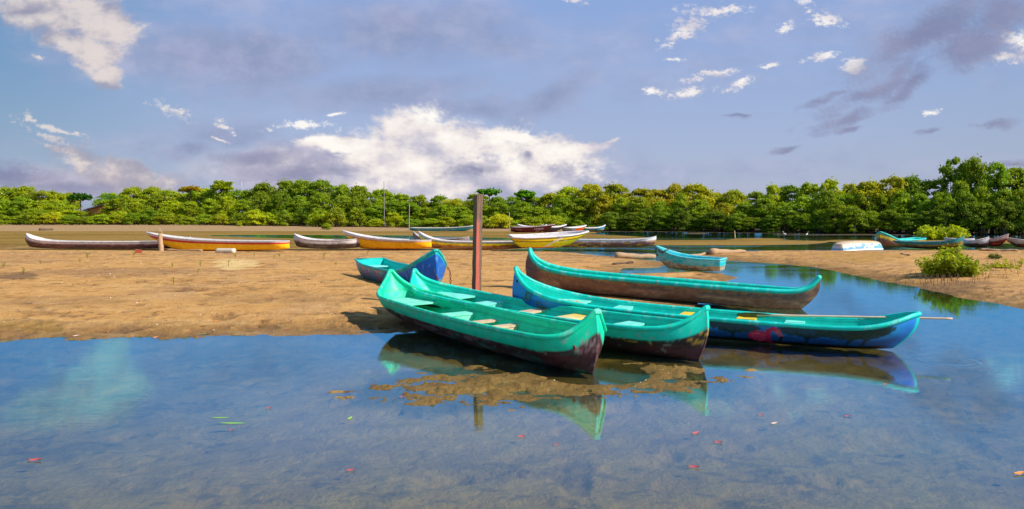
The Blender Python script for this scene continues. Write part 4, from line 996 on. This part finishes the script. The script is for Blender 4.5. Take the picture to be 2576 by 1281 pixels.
LM = [(20, 'the left edge'), (150, 'the far left maroon canoe'), (238, 'the orange hut'), (285, 'the left palm'), (405, 'the broken stump'), (480, 'the flat orange tree'), (560, 'the pointed tree'), (610, 'the left mast'),
      (690, 'the red striped boat'), (800, 'the white and grey canoe'), (880, 'the orange yellow boat'), (967, 'the right mast'), (1031, 'the thin pole'), (1135, 'the middle palm'), (1200, 'the tall square post'), (1282, 'the second thin pole'),
      (1340, 'the maroon boat'), (1400, 'the purple boat'), (1455, 'the orange ended boat'), (1520, 'the blue and yellow boat'), (1600, 'the flaking ochre canoe'), (1740, 'the small turquoise boat'), (1855, 'the tilted stick'),
      (1973, 'the left egret'), (2030, 'the right egret'), (2150, 'the overturned boat'), (2215, 'the yellow ended canoe'), (2330, 'the teal and ochre canoe'), (2420, 'the tall pale stem'), (2480, 'the black smeared boat'), (2560, 'the right edge')]
used = set()
def tree_label(u, row_, tone, kind):
    rowt = {2: 'tall %s mangrove on the skyline' % tone, 1: 'middle height %s mangrove' % tone, 0: 'low %s mangrove bush at the mud edge' % tone}[row_]
    if row_ == 0 and u > 1500: rowt = 'low %s mangrove over the channel' % tone
    ls = sorted(LM, key=lambda q: abs(q[0]-u))
    for lm in ls[:3]:
        for rel in (['straight above'] if abs(lm[0]-u) < 22 else []) + (['just left of', 'farther left of'] if u < lm[0] else ['just right of', 'farther right of']):
            s_ = '%s, %s %s' % (rowt, rel, lm[1])
            if s_ not in used and len(s_.split()) <= 16: used.add(s_); return s_
    for lm in ls[:4]:
        for rel in ('up behind', 'in line with', 'rising beyond'):
            s_ = '%s, %s %s' % (rowt, rel, lm[1])
            if s_ not in used: used.add(s_); return s_
    return rowt
def plant_tree(u, v_base, v_top, wpx, row_, crown, tr, tone, ch, cr, dy_=0.0, label=None, gname='mangroves along the far shore'):
    p = P(u, v_base); y = p.y + dy_; x = p.x*y/p.y
    z = 0.03
    ht = height_at(u, v_top, y) - z
    sc_h = ht/ch; sc_w = (wpx/F*y/2)/cr
    rz = rnd.uniform(0, 6.28)
    root = empty('mangrove_tree' if row_ else 'mangrove_bush', (x, y, z), 0, label or tree_label(u, row_, tone, 0), 'tree' if row_ else 'bush', gname)
    o = bpy.data.objects.new('crown', crown); COL.objects.link(o); o.parent = root; o.rotation_euler = (0, 0, rz); o.scale = (sc_w, sc_w, sc_h)
    c = TONES[tone]; k_ = rnd.uniform(.85, 1.18); o.color = (c[0]*k_*rnd.uniform(.9, 1.12), c[1]*k_, c[2]*k_, 1)
    t_ = bpy.data.objects.new('trunk', tr); COL.objects.link(t_); t_.parent = root; t_.rotation_euler = (0, 0, rz); t_.scale = (sc_w, sc_w, sc_h)
    return root
# skyline row
u = -420.0
while u < 3000:
    tone = tone_for(u, 2); vb = lerp(base_line, u); vt = lerp(sky_line, u) + rnd.uniform(-7, 9); inn = 0 < u < 2576
    wpx = (118 if u > 1380 else 104)*rnd.uniform(.7, 1.3)
    if not (185 < u < 262):
        cr = rnd.choice(BIG if (u < 1860 or rnd.random() < .6) else OPEN)
        plant_tree(u, vb-rnd.uniform(3.0, 4.5), vt, wpx, 2, cr, rnd.choice(TR), tone, 4.75, 2.5)
    u += (54 if u > 1380 else 50)*rnd.uniform(.8, 1.15)*(1 if inn else 1.6)
# middle row
u = -400.0
while u < 2950:
    tone = tone_for(u, 1); vb = lerp(base_line, u); vt = lerp(sky_line, u); vt = vt + (vb-vt)*(.20+rnd.uniform(-.05, .12)); inn = 0 < u < 2576
    if 190 < u < 275: vt = max(vt, 529)
    plant_tree(u, vb-rnd.uniform(1.2, 2.2), vt, 96*rnd.uniform(.85, 1.15), 1, rnd.choice(FULL), rnd.choice(TR), tone, 4.95, 2.6)
    u += 50*rnd.uniform(.8, 1.15)*(1 if inn else 1.7)
# front row
u = -300.0
while u < 2900:
    tone = tone_for(u, 0); vb = lerp(base_line, u); vt0 = lerp(sky_line, u); inn = 0 < u < 2576
    if u > 1500: vt = vt0 + (vb-vt0)*rnd.uniform(.38, .60); plant_tree(u, vb-rnd.uniform(.2, .8), vt, 86*rnd.uniform(.8, 1.2), 0, rnd.choice(FULL if rnd.random() < .6 else BIG), rnd.choice(TR), tone, 5.35, 2.65); st = 46
    else: vt = vt0 + (vb-vt0)*rnd.uniform(.48, .72); plant_tree(u, vb+rnd.uniform(-.8, .7), vt, 74*rnd.uniform(.8, 1.2), 0, rnd.choice(LOW), TRL[0], tone, 2.2, 1.75); st = 44
    u += st*rnd.uniform(.75, 1.2)*(1 if inn else 1.8)
# a few small bushes out on the mud
for (uu, vb, vt, w_px, tn, lb) in [(822, 579.5, 560, 34, 'fresh green', 'small stilt rooted mangrove bush alone on the mud in front of the thicket'), (602, 571, 556, 20, 'yellow green', 'tiny yellow mangrove sprig at the mud edge'),
      (1455, 580, 552, 46, 'fresh green', 'bright low bush overhanging the boats on the far shore'), (1395, 580, 540, 80, 'fresh green', 'rounded bright bush rising behind the maroon boat')]:
    plant_tree(uu, vb, vt, w_px, 0, rnd.choice(LOW), TRL[0], tn, 2.2, 1.75, label=lb)

# other trees that break the skyline
def palm(u, vb, vt, span_px, label, col, droop=.9, nf=13):
    p = P(u, vb); y = p.y*1.02; x = p.x*1.02; ht = height_at(u, vt, y); span = span_px/F*y/2
    root = empty('palm_tree', (x, y, 0), 0, label, 'palm tree', 'palms behind the mangroves')
    hc = ht-span*.62
    V, Fc = tube([Vector((math.sin(t*2)*.12, 0, hc*t)) for t in np.linspace(0, 1, 8)], [.16-.06*t for t in np.linspace(0, 1, 8)], 8)
    link('trunk', mesh_np('trunk', V, Fc), M_bark, root)
    for k in range(nf):
        a_ = k*6.283/nf + rnd.uniform(-.2, .2); el = rnd.uniform(.45, 1.4); V, Fc = [], []
        mid = [Vector((math.cos(a_)*math.cos(el)*t + math.cos(a_)*.25*t*t, math.sin(a_)*math.cos(el)*t + math.sin(a_)*.25*t*t, math.sin(el)*t*.9 - droop*t*t*.85))*span for t in np.linspace(0, 1, 14)]
        side = Vector((-math.sin(a_), math.cos(a_), 0))
        for i in range(13):
            m0, m1 = mid[i], mid[i+1]; wd = span*.36*math.sin(math.pi*min(1, (i+1)/14+.12))
            for sgn in (-1, 1):
                for q in range(2):
                    b0 = m0.lerp(m1, q*.5); b1 = m0.lerp(m1, q*.5+.32); tip = b0 + side*sgn*wd + (m1-m0)*1.2 + Vector((0, 0, -wd*.55)); o = len(V)
                    V += [b0, b1, tip]; Fc.append((o, o+1, o+2))
        me = mesh_np('frond', np.array([tuple(v) for v in V]), np.array(Fc), np.ones((len(V), 3))*rnd.uniform(.8, 1.2), smooth=False)
        o = link('frond', me, M_leaf, root); o.location = (math.sin(2)*.12, 0, hc); o.color = col + (1,)
palm(277, 566, 470, 92, 'coconut palm with drooping dark fronds right of the orange hut', (.12,.26,.02))
palm(97, 565, 468, 74, 'distant palm crown just showing above the far left thicket', (.26,.28,.02))
palm(415, 566, 470, 64, 'small palm crown with upright fronds right of the rounded yellow green tree', (.32,.42,.02), .6)
palm(1137, 574, 478, 112, 'yellowish coconut palm in the thicket left of the tall square post', (.46,.48,.03))
def layered_tree(u, vb, vt, wpx, label, col, layers, seed, name='spreading_tree'):
    p = P(u, vb); y = p.y*1.04; x = p.x*1.04; ht = height_at(u, vt, y); wr = wpx/F*y/2; rs = np.random.default_rng(seed)
    root = empty(name, (x, y, 0), 0, label, 'tree')
    Pp, Nn, parts = [], [], [tube([Vector((0, 0, ht*t)) for t in np.linspace(0, .98, 7)], [.14*(1-.8*t) for t in np.linspace(0, 1, 7)], 6)]
    for zf, rf, dx_ in layers:
        n = int(420*rf); a_ = rs.uniform(0, 6.28, n); r_ = np.sqrt(rs.random(n))*wr*rf
        c = np.stack([np.cos(a_)*r_+dx_*wr, np.sin(a_)*r_, ht*zf + rs.normal(0, .10, n) - (r_/wr)**2*.12], -1); Pp.append(c); Nn.append(np.tile((0, 0, 1.), (n, 1)))
        for k_ in range(4):
            q_ = rs.uniform(0, 6.28); parts.append(tube([Vector((0, 0, ht*(zf-.10))), Vector((math.cos(q_)*wr*rf*.5+dx_*wr*.5, math.sin(q_)*wr*rf*.5, ht*(zf-.03))), Vector((math.cos(q_)*wr*rf*.9+dx_*wr, math.sin(q_)*wr*rf*.9, ht*zf))], [.05, .035, .02], 5))
    V, Fq, cc_ = leaf_cloud(np.concatenate(Pp), np.concatenate(Nn), .24, 1.5, .6, rs)
    cr_ = link('crown', mesh_np('crown', V, Fq, cc_, smooth=False), M_leaf, root); cr_.color = col+(1,)
    V, Fc = join(parts); link('trunk', mesh_np('trunk', V, Fc), M_bark, root)
layered_tree(1231, 575, 479, 66, 'flat topped almond tree just right of the tall square post', (.14,.36,.015), [(.99,.95,0),(.93,.5,.1),(.965,.6,-.2)], 3)
layered_tree(1322, 575, 482, 52, 'open branched green sapling above the second thin pole', (.16,.38,.015), [(.99,.4,-.25),(.955,.5,.45),(.93,.45,-.65),(.90,.8,0)], 4)
layered_tree(481, 566, 471, 54, 'flat tree with orange brown foliage on the left skyline', (.50,.38,.02), [(.99,.8,0),(.95,.6,.3),(.92,.5,-.6)], 5)
layered_tree(560, 566, 456, 62, 'pointed tree with fan shaped twigs on the left skyline', (.34,.44,.015), [(.98,.35,-.3),(.96,.4,.5),(.91,.7,0),(.86,.9,0)], 6)
layered_tree(204, 566, 488, 54, 'dark rounded tree standing left of the orange hut', (.05,.17,.012), [(.98,.6,0),(.94,.9,.1),(.90,1,0),(.86,1,-.1)], 7)

# hut, masts, poles
p = P(240, 566.3); yb_ = p.y*1.03
hut = empty('hut', (p.x*1.03, yb_, 0), 0, 'small orange walled hut with sloping grey roof among the trees', 'hut')
hz = height_at(240, 523, yb_); hx = 24/F*yb_
V, Fc = box(-hx*.75, hx*.95, 0, 5, 0, hz); V = [(x, y, z if z < .1 else (hz+.30 if x > 0 else hz-.35)) for x, y, z in V]
link('wall', mesh_np('wall', V, Fc, smooth=False), mat_solid('hut_wall', (.62,.24,.08), .8, .2, 2, .1), hut)
V, Fc = box(-hx*1.15, hx*1.05, -.5, 5.5, 0, .14); V = [(x, y, z + hz + .01 + (x/hx)*.40 + .02) for x, y, z in V]
link('roof', mesh_np('roof', V, Fc, smooth=False), mat_solid('hut_roof', (.22,.19,.22), .7, .2, 3, .1), hut)
def mast(u, vt, vb, label, r, group, cat, name, y=None, col=(.45,.36,.26), lean=0.0):
    p = P(u, vb); y = y or p.y; x = p.x*y/p.y; ht = height_at(u, vt, y); z = max(0, gz_at(x, y))
    q = [Vector((lean*t*ht, 0, -.2+(ht-z+.2)*t)) for t in np.linspace(0, 1, 8)]
    V, Fc = tube(q, [r*(1-.3*t) for t in np.linspace(0, 1, 8)], 6)
    o = link(name, mesh_np(name, V, Fc), mat_solid(name, col, .8, .2, 5, .2)); o.location = (x, y, z); tag(o, label, cat, group); return o
mast(610, 458, 566, 'thin pale mast rising behind the trees left of the tallest thicket', .06, 'distant masts', 'mast', 'antenna_mast', col=(.55,.52,.56))
mast(967, 455, 573, 'thin dark mast rising behind the trees above the orange yellow boat', .055, 'distant masts', 'mast', 'antenna_mast', col=(.30,.26,.30))
mast(1029, 513, 583, 'tall thin stick planted at the left end of the pale blue canoe', .045, 'mooring sticks on the far mud', 'pole', 'mooring_pole', lean=.02)
mast(1282, 535, 586, 'shorter thin stick planted left of the maroon boat', .045, 'mooring sticks on the far mud', 'pole', 'mooring_pole', lean=-.01)
mast(2148, 528, 589, 'bare slanting stick leaning out of the trees above the overturned boat', .04, None, 'pole', 'bare_stick', lean=.12)

# the tall square post
p = P(1197, 787); zt = height_at(1207, 490, p.y); a_ = .066
post = empty('wooden_post', (p.x, p.y, -.35), R(36), 'tall square weathered post with red painted face behind the green canoes', 'post')
V, Fc = [], []
NS = 24
for i in range(NS+1):
    t = i/NS; z = (zt+.35)*t; wob = .003*math.sin(i*1.7)
    for (sx_, sy_) in ((-1,-1), (1,-1), (1,1), (-1,1)): V.append((sx_*(a_+wob) + .05*t, sy_*(a_+wob*.6) - .02*t, z + (.012*sx_ if i == NS else 0)))
for i in range(NS):
    for j in range(4): Fc.append((i*4+j, i*4+(j+1) % 4, i*4+4+(j+1) % 4, i*4+4+j))
Fc.append(tuple(NS*4+j for j in range(4)))
link('shaft', mesh_np('shaft', V, Fc, smooth=False), M_post, post)
# broken stump
p = P(405, 632.5); z = gz_at(p.x, p.y); zt = height_at(405, 574, p.y)
V, Fc = tube([Vector((.02*math.sin(t*7), 0, -.1+(zt-z)*t*.86)) for t in np.linspace(0, 1, 10)], [.125-.02*t+.012*math.sin(t*23) for t in np.linspace(0, 1, 10)], 9)
spl = [(V, Fc)]
for k in range(6):
    an = k*1.05; b_ = Vector((math.cos(an)*.07, math.sin(an)*.07, (zt-z)*.78)); spl.append(tube([b_, b_+Vector((0, 0, rnd.uniform(.08, .30)))], [.035, .006], 5))
V, Fc = join(spl); st = link('tree_stump', mesh_np('tree_stump', V, Fc), mat_solid('stump_wood', (.50,.34,.20), .9, .35, 5, .6, (8,8,1))); st.location = (p.x, p.y, z); tag(st, 'broken pale stump standing upright in front of the yellow boat', 'stump')

def log(name, label, u0, v0, u1, v1, r0, r1, mat=M_log, cat='log', wob=.05, group=None, sink=.3):
    a = P(u0, v0); b = P(u1, v1); za, zb_ = gz_at(a.x, a.y), gz_at(b.x, b.y); za, zb_ = max(za, -.01), max(zb_, -.01)
    n = 12; q = []
    for t in np.linspace(0, 1, n):
        c = a.lerp(b, t); q.append(Vector((c.x-a.x+rnd.uniform(-wob, wob)*.5, c.y-a.y+rnd.uniform(-wob, wob), (zb_-za)*t + (r0+(r1-r0)*t)*(1-sink) + wob*.3*math.sin(t*9))))
    V, Fc = tube(q, [(r0+(r1-r0)*t)*(1+(.12 if wob > 0 else 0)*math.sin(t*17)) for t in np.linspace(0, 1, n)], 9 if wob > 0 else 16)
    o = link(name, mesh_np(name, V, Fc), mat); o.location = (a.x, a.y, za); tag(o, label, cat, group); return o
log('driftwood_log', 'bleached driftwood log lying left of the small turquoise boat', 1546, 652, 1648, 650, .13, .10)
log('driftwood_log', 'thick pale driftwood log at the tip of the right sandbank', 1786, 642, 1874, 638, .17, .07)
log('driftwood_branch', 'short broken branch lying in the water left of the pale log', 1736, 645, 1780, 641, .04, .07)
log('driftwood_log', 'dark log stranded on the far mud at the left', 100, 582, 133, 581, .14, .10, M_bark)
log('driftwood_log', 'small driftwood piece by the puddle behind the brown canoe', 1543, 671, 1592, 669, .04, .05, M_bark)
log('driftwood_plank', 'pale driftwood plank lying in front of the red and brown boat', 2465, 634, 2560, 636, .07, .05)
log('driftwood_branch', 'fallen thin branch on the sand right of the overturned boat', 2266, 648, 2288, 655, .02, .03)
log('driftwood_stick', 'long thin stick lying on the left sandbank', 78, 787, 180, 783, .010, .008, M_log, 'stick', .02)
log('driftwood_stick', 'thin stick near the water on the left sandbank', 802, 818, 836, 806, .012, .008, M_log, 'stick', .03)
log('driftwood_stick', 'tilted stick standing in the channel on the right', 1850, 600, 1856, 598, .04, .03, M_log, 'stick', .01).rotation_euler = (0, R(-50), 0)
log('driftwood_plank', 'low pink brown plank under the end of the far left canoe', 508, 634, 420, 632, .05, .05)
log('plastic_pipe', 'short white plastic pipe lying on the sand in front of the striped yellow boat', 546, 640, 590, 641, .125, .125, mat_solid('white_plastic', (.70,.60,.45), .5, .1, 4, .05), 'pipe', .0)
# brick
p = P(348, 641.5); bk = link('brick', mesh_np('brick', *box(-.14, .14, -.10, .10, 0, .17), smooth=False), mat_solid('brick', (.36,.07,.04), .9, .2)); bk.location = (p.x, p.y, gz_at(p.x, p.y)-.02); bk.rotation_euler = (.1, .15, .4); tag(bk, 'small red brick on the sand left of the white pipe', 'brick')

# --- near bushes
def near_bush(u, vb, vt, wpx, leaves, size, label, col, seed, name='mangrove_bush', nst=14):
    p = P(u, vb); z = max(gz_at(p.x, p.y), 0); ht = height_at(u, vt, p.y)-z; wr = wpx/F*p.y/2; rs = np.random.default_rng(seed)
    root = empty(name, (p.x, p.y, z), 0, label, 'bush'); parts, Pp, Nn = [], [], []
    for k in range(nst*3):
        a_ = rs.uniform(0, 6.28); rr_ = math.sqrt(rs.random())*wr; tz = ht*rs.uniform(.35, 1.0)*math.sqrt(max(.3, 1-(rr_/wr)**2*.6))
        b0 = Vector((math.cos(a_)*rr_*.35, math.sin(a_)*rr_*.35, -.03)); tip = Vector((math.cos(a_)*rr_, math.sin(a_)*rr_, tz))
        mid = b0.lerp(tip, .5)+Vector((0, 0, -.08*ht)); parts.append(tube([b0, mid, tip], [.012, .008, .004], 4))
        m_ = leaves//(nst*3); t = rs.uniform(.38, 1.04, m_)[:, None]
        c = (1-t)**2*np.array(b0) + 2*t*(1-t)*np.array(mid) + t*t*np.array(tip) + rs.normal(0, .075*(wr/.75)**.5, (m_, 3))
        Pp.append(c); Nn.append(rs.normal(0, .5, (m_, 3))+np.array((0, 0, .7)))
    Pp = np.concatenate(Pp); Pp[:, 2] = np.maximum(Pp[:, 2], .05)
    V, Fq, cc_ = leaf_cloud(Pp, np.concatenate(Nn), size, 1.9, .5, rs)
    cr_ = link('foliage', mesh_np('foliage', V, Fq, cc_, smooth=False), M_leaf, root); cr_.color = col+(1,)
    V, Fc = join(parts); link('stems', mesh_np('stems', V, Fc), M_bark, root)
near_bush(2385, 706, 624, 150, 6500, .055, 'leafy young mangrove bush on the right sandbank by the channel', (.38,.46,.02), 5)
near_bush(2370, 603, 569, 130, 6000, .12, 'low wide bright bush behind the right hand canoes', (.42,.52,.014), 6, nst=24)
near_bush(2500, 666, 640, 30, 500, .04, 'small leafy sprig near the right edge of the sandbank', (.10,.17,.02), 8, nst=5)
near_bush(2520, 690, 672, 70, 700, .035, 'low yellowish plants at the right edge of the sandbank', (.42,.46,.02), 9, nst=10)
# aerial roots poking out of the mud round the bush
parts = []
for k in range(190):
    uu = 2385+rnd.gauss(0, 62); vv_ = 712+rnd.gauss(0, 7)+(uu-2385)*-.03; q = P(uu, vv_); z = gz_at(q.x, q.y); hh_ = rnd.uniform(.05, .17)
    parts.append(tube([Vector((q.x, q.y, z-.03)), Vector((q.x+rnd.uniform(-.015,.015), q.y, z+hh_))], [.007, .003], 4))
for k in range(70):
    uu = rnd.uniform(2450, 2600); vv_ = rnd.uniform(676, 684)+(8 if k % 3 else -8); q = P(uu, vv_); z = gz_at(q.x, q.y)
    parts.append(tube([Vector((q.x, q.y, z-.03)), Vector((q.x, q.y, z+rnd.uniform(.05, .14)))], [.007, .003], 4))
V, Fc = join(parts); o = link('aerial_roots', mesh_np('aerial_roots', V, Fc), mat_solid('root', (.20,.11,.06), .9, .3)); tag(o, 'many thin aerial roots poking up from the mud around the bush', 'roots', kind='stuff')
# seedlings
def seedling_parts(h_, seed, nl=7, ls=.045):
    rs = np.random.default_rng(seed); V, Fc = tube([Vector((0, 0, -.02)), Vector((.01, 0, h_*.5)), Vector((0, .01, h_))], [.006, .005, .003], 4)
    st_ = mesh_np('stem', V, Fc); st_.materials.append(M_bark)
    n = nl; zf = np.linspace(.35, 1.02, n); a_ = np.arange(n)*2.4
    pts = np.stack([np.cos(a_)*ls*.7, np.sin(a_)*ls*.7, zf*h_+.01], -1); nr_ = np.stack([np.cos(a_)*-.5, np.sin(a_)*-.5, np.ones(n)], -1)
    V, Fq, cc_ = leaf_cloud(pts, nr_, ls, 2.1, .4, rs); lf = mesh_np('leaves', V, Fq, cc_, smooth=False); lf.materials.append(M_leaf); return st_, lf
SD = [seedling_parts(.16, 1), seedling_parts(.13, 2, 5), seedling_parts(.34, 3, 14, .06)]
def seedling(u, v, k, sc, label, group, col):
    q = P(u, v); z = gz_at(q.x, q.y); root = empty('mangrove_seedling', (q.x, q.y, z), rnd.uniform(0, 6), label, 'seedling', group); root.scale = (sc, sc, sc)
    for nm, me in zip(('stem', 'leaves'), SD[k]):
        o = bpy.data.objects.new(nm, me); COL.objects.link(o); o.parent = root; o.color = col+(1,)
def seed_label(u_, v_):
    where = 'near' if v_ > 745 else ('middle' if v_ > 728 else 'far'); i_ = 0
    ls = sorted([q for q in LM if q[0] < 1210], key=lambda q: abs(q[0]-u_))
    for lm in ls:
        for rel in ('below', 'left of and below' if u_ < lm[0] else 'right of and below', 'nearly in line with'):
            s_ = 'tiny seedling on the %s sandbank, %s %s' % (where, rel, lm[1])
            if s_ not in used and len(s_.split()) < 17: used.add(s_); return s_
for (u_, v_) in [(10, 762), (101, 750), (60, 786), (202, 745), (219, 727), (338, 722), (434, 761), (505, 757), (499, 788), (437, 823), (575, 759), (591, 726), (704, 722), (816, 728), (930, 757), (1033, 758), (925, 713), (845, 758), (690, 729), (640, 718)]:
    v_ = 550+(v_-700)*.75+92 if v_ < 900 else v_
    seedling(u_, v_, rnd.randint(0, 1), rnd.uniform(.8, 1.4), seed_label(u_, v_), 'seedlings dotted over the left sandbank', (.26,.32,.02))
for k in range(12):
    u_ = 2446+k*11+rnd.uniform(-4, 4); seedling(u_, rnd.uniform(688, 712), 2, rnd.uniform(.7, 1.15), '%s knee high mangrove shoot right of the big leafy bush' % ['first','second','third','fourth','fifth','sixth','seventh','eighth','ninth','tenth','eleventh','twelfth'][k], 'mangrove shoots on the right sandbank', (.34,.42,.02))

# floating leaves
def leaf_mesh(l, w_, curl=.01):
    V, Fc = [], []; n = 7
    for i in range(n):
        t = i/(n-1); ww_ = w_*math.sin(math.pi*min(max(t, .02), .98))**.8*.5
        V += [(l*(t-.5), -ww_, curl*abs(t-.5)*2), (l*(t-.5), 0, curl*.3), (l*(t-.5), ww_, curl*(.6+t))]
    for i in range(n-1):
        for j in range(2): Fc.append((i*3+j, i*3+3+j, i*3+4+j, i*3+1+j))
    return mesh_np('leaf', V, Fc)
LMAT = {k: mat_solid('leaf_'+k, c, .5, .15, 30, .05) for k, c in {'pink': (.50,.10,.10), 'green': (.22,.50,.04), 'orange': (.75,.26,.05), 'pale': (.72,.50,.40), 'brown': (.12,.07,.04)}.items()}
LEAF = {k: leaf_mesh(.085, .022) for k in LMAT}; LEAF['blade'] = leaf_mesh(.24, .022, .004)
for k, m_ in LEAF.items(): m_.materials.append(LMAT.get(k, LMAT['green']))
def leaf(u, v, kind, rz, sc, label, group=None):
    q = P(u, v); z = max(gz_at(q.x, q.y), 0) + .004
    o = bpy.data.objects.new('fallen_leaf', LEAF[kind]); COL.objects.link(o); o.location = (q.x, q.y, z); o.rotation_euler = (rnd.uniform(-.1,.1), 0, rz); o.scale = (sc, sc, sc); tag(o, label, 'leaf', group)
for (u_, v_, r_, s_, lb_) in [(85, 1160, .0, 1.3, 'pink leaf floating alone at the far left of the foreground'), (1010, 1000, .1, .7, 'tiny pink leaf by the left end of the mud bar'), (580, 1083, 0, .6, 'small pink leaf just below the two green blades'),
        (880, 1185, .1, .8, 'small pink leaf low in the foreground, left of centre'), (1310, 1100, 0, .9, 'small pink leaf right of the post reflection'), (1748, 1092, .4, 1.0, 'upper pink leaf of the three right of the bow reflection'),
        (1805, 1114, -.3, .9, 'rightmost pink leaf of the three right of the bow reflection'), (1743, 1177, -.3, 1.1, 'lowest pink leaf of the three right of the bow reflection'), (2225, 968, .1, .7, 'pink leaf below the right end of the flamingo canoe'),
        (2130, 1048, 0, .7, 'small pink leaf right of the pale orange leaf'), (1398, 1120, 0, .6, 'tiny pink leaf between post and bow reflections'), (675, 1028, 0, .7, 'small pink leaf above and right of the green blades'), (1912, 1045, 0, .7, 'small pink leaf just above the pale orange leaf')]:
    leaf(u_, v_, 'pink', r_, s_, lb_, 'pink leaves floating in the foreground')
leaf(552, 1052, 'blade', -.05, .8, 'upper of two slender green blade leaves floating in the left foreground', 'slender green blades')
leaf(582, 1066, 'blade', -.08, 1.1, 'lower and longer of two slender green blade leaves floating in the left foreground', 'slender green blades')
leaf(879, 1055, 'green', 1.0, .9, 'small round green leaf floating left of the post reflection')
leaf(1946, 1067, 'pale', .2, .9, 'pale orange leaf floating below the flamingo canoe')
leaf(2562, 1194, 'orange', .2, 1.2, 'bright orange leaf floating at the right edge')
leaf(390, 850, 'orange', .5, 1.1, 'orange leaf at the waterline of the left sandbank')
leaf(190, 848, 'pale', .2, 1.3, 'pale curled leaf at the waterline, far left')
leaf(545, 822, 'orange', .2, 1.3, 'yellow orange leaf lying on the damp sand in the left half')
leaf(721, 836, 'pink', .1, 1.0, 'reddish leaf on the damp sand by the water', None)
leaf(937, 972, 'brown', 1.2, 1.1, 'upright brown leaf sticking out of the shallows left of the mud bar')
# shells, pebbles and bits of bark scattered over the sand, too many to count
parts, pc = [], []
for k in range(1500):
    if k < 1150: u_, v_ = rnd.uniform(-60, 1500), 640+ (rnd.random()**1.2)*205
    elif k < 1400: u_, v_ = rnd.uniform(1900, 2600), rnd.uniform(640, 770)
    else: u_, v_ = rnd.gauss(1560, 150), rnd.gauss(962, 16)
    q = P(u_, v_); z = gz_at(q.x, q.y)
    if z < .0: continue
    r_ = rnd.uniform(.006, .02)*(q.y/14)**.4; o = Vector((q.x, q.y, z)); n_ = len(parts)
    V = [o+Vector((math.cos(a)*r_*rnd.uniform(.6, 1.6), math.sin(a)*r_*rnd.uniform(.6, 1.3), -.003)) for a in (0, 1.3, 2.5, 3.8, 5.1)] + [o+Vector((0, 0, r_*rnd.uniform(.4, 1.0)))]
    parts.append((V, [(i, (i+1) % 5, 5) for i in range(5)]))
    c = rnd.choice([(.75,.66,.52), (.12,.07,.04), (.12,.07,.04), (.18,.10,.06), (.30,.16,.08), (.55,.20,.08)]); pc += [c]*6
V, Fc = join(parts); o = link('pebbles', mesh_np('pebbles', np.array([tuple(v) for v in V]), Fc, np.array(pc), smooth=False), PAINT); tag(o, 'shells, pebbles and bark scattered over the sand', 'pebbles', kind='stuff')
# egrets
def egret(u, v, hgt, label, face):
    q = P(u, v); root = empty('egret', (q.x, q.y, 0), face, label, 'bird', 'white egrets wading in the far channel')
    prof_ = [((-.26, 0, .34), .015), ((-.16, 0, .37), .06), ((-.02, 0, .42), .085), ((.10, 0, .47), .06), ((.15, 0, .55), .025), ((.12, 0, .64), .02), ((.15, 0, .74), .02), ((.20, 0, .78), .032), ((.26, 0, .775), .016), ((.36, 0, .76), .004)]
    k_ = hgt/.8; V, Fc = tube([Vector(p_)*k_ for p_, r_ in prof_], [r_*k_ for p_, r_ in prof_], 8)
    link('body', mesh_np('body', V, Fc), mat_solid('white_feathers', (.85,.83,.80), .8, .05), root)
    for s_ in (-1, 1):
        V, Fc = tube([Vector((0, s_*.03, .38))*k_, Vector((.02, s_*.035, .18))*k_, Vector((0, s_*.035, -.05))*k_], .010*k_, 5); link('leg', mesh_np('leg', V, Fc), M_bark, root)
egret(1973, 596, .45, 'left of two white egrets wading in the channel before the trees', 2.6)
egret(2030, 597, .45, 'right of two white egrets wading in the channel before the trees', .4)
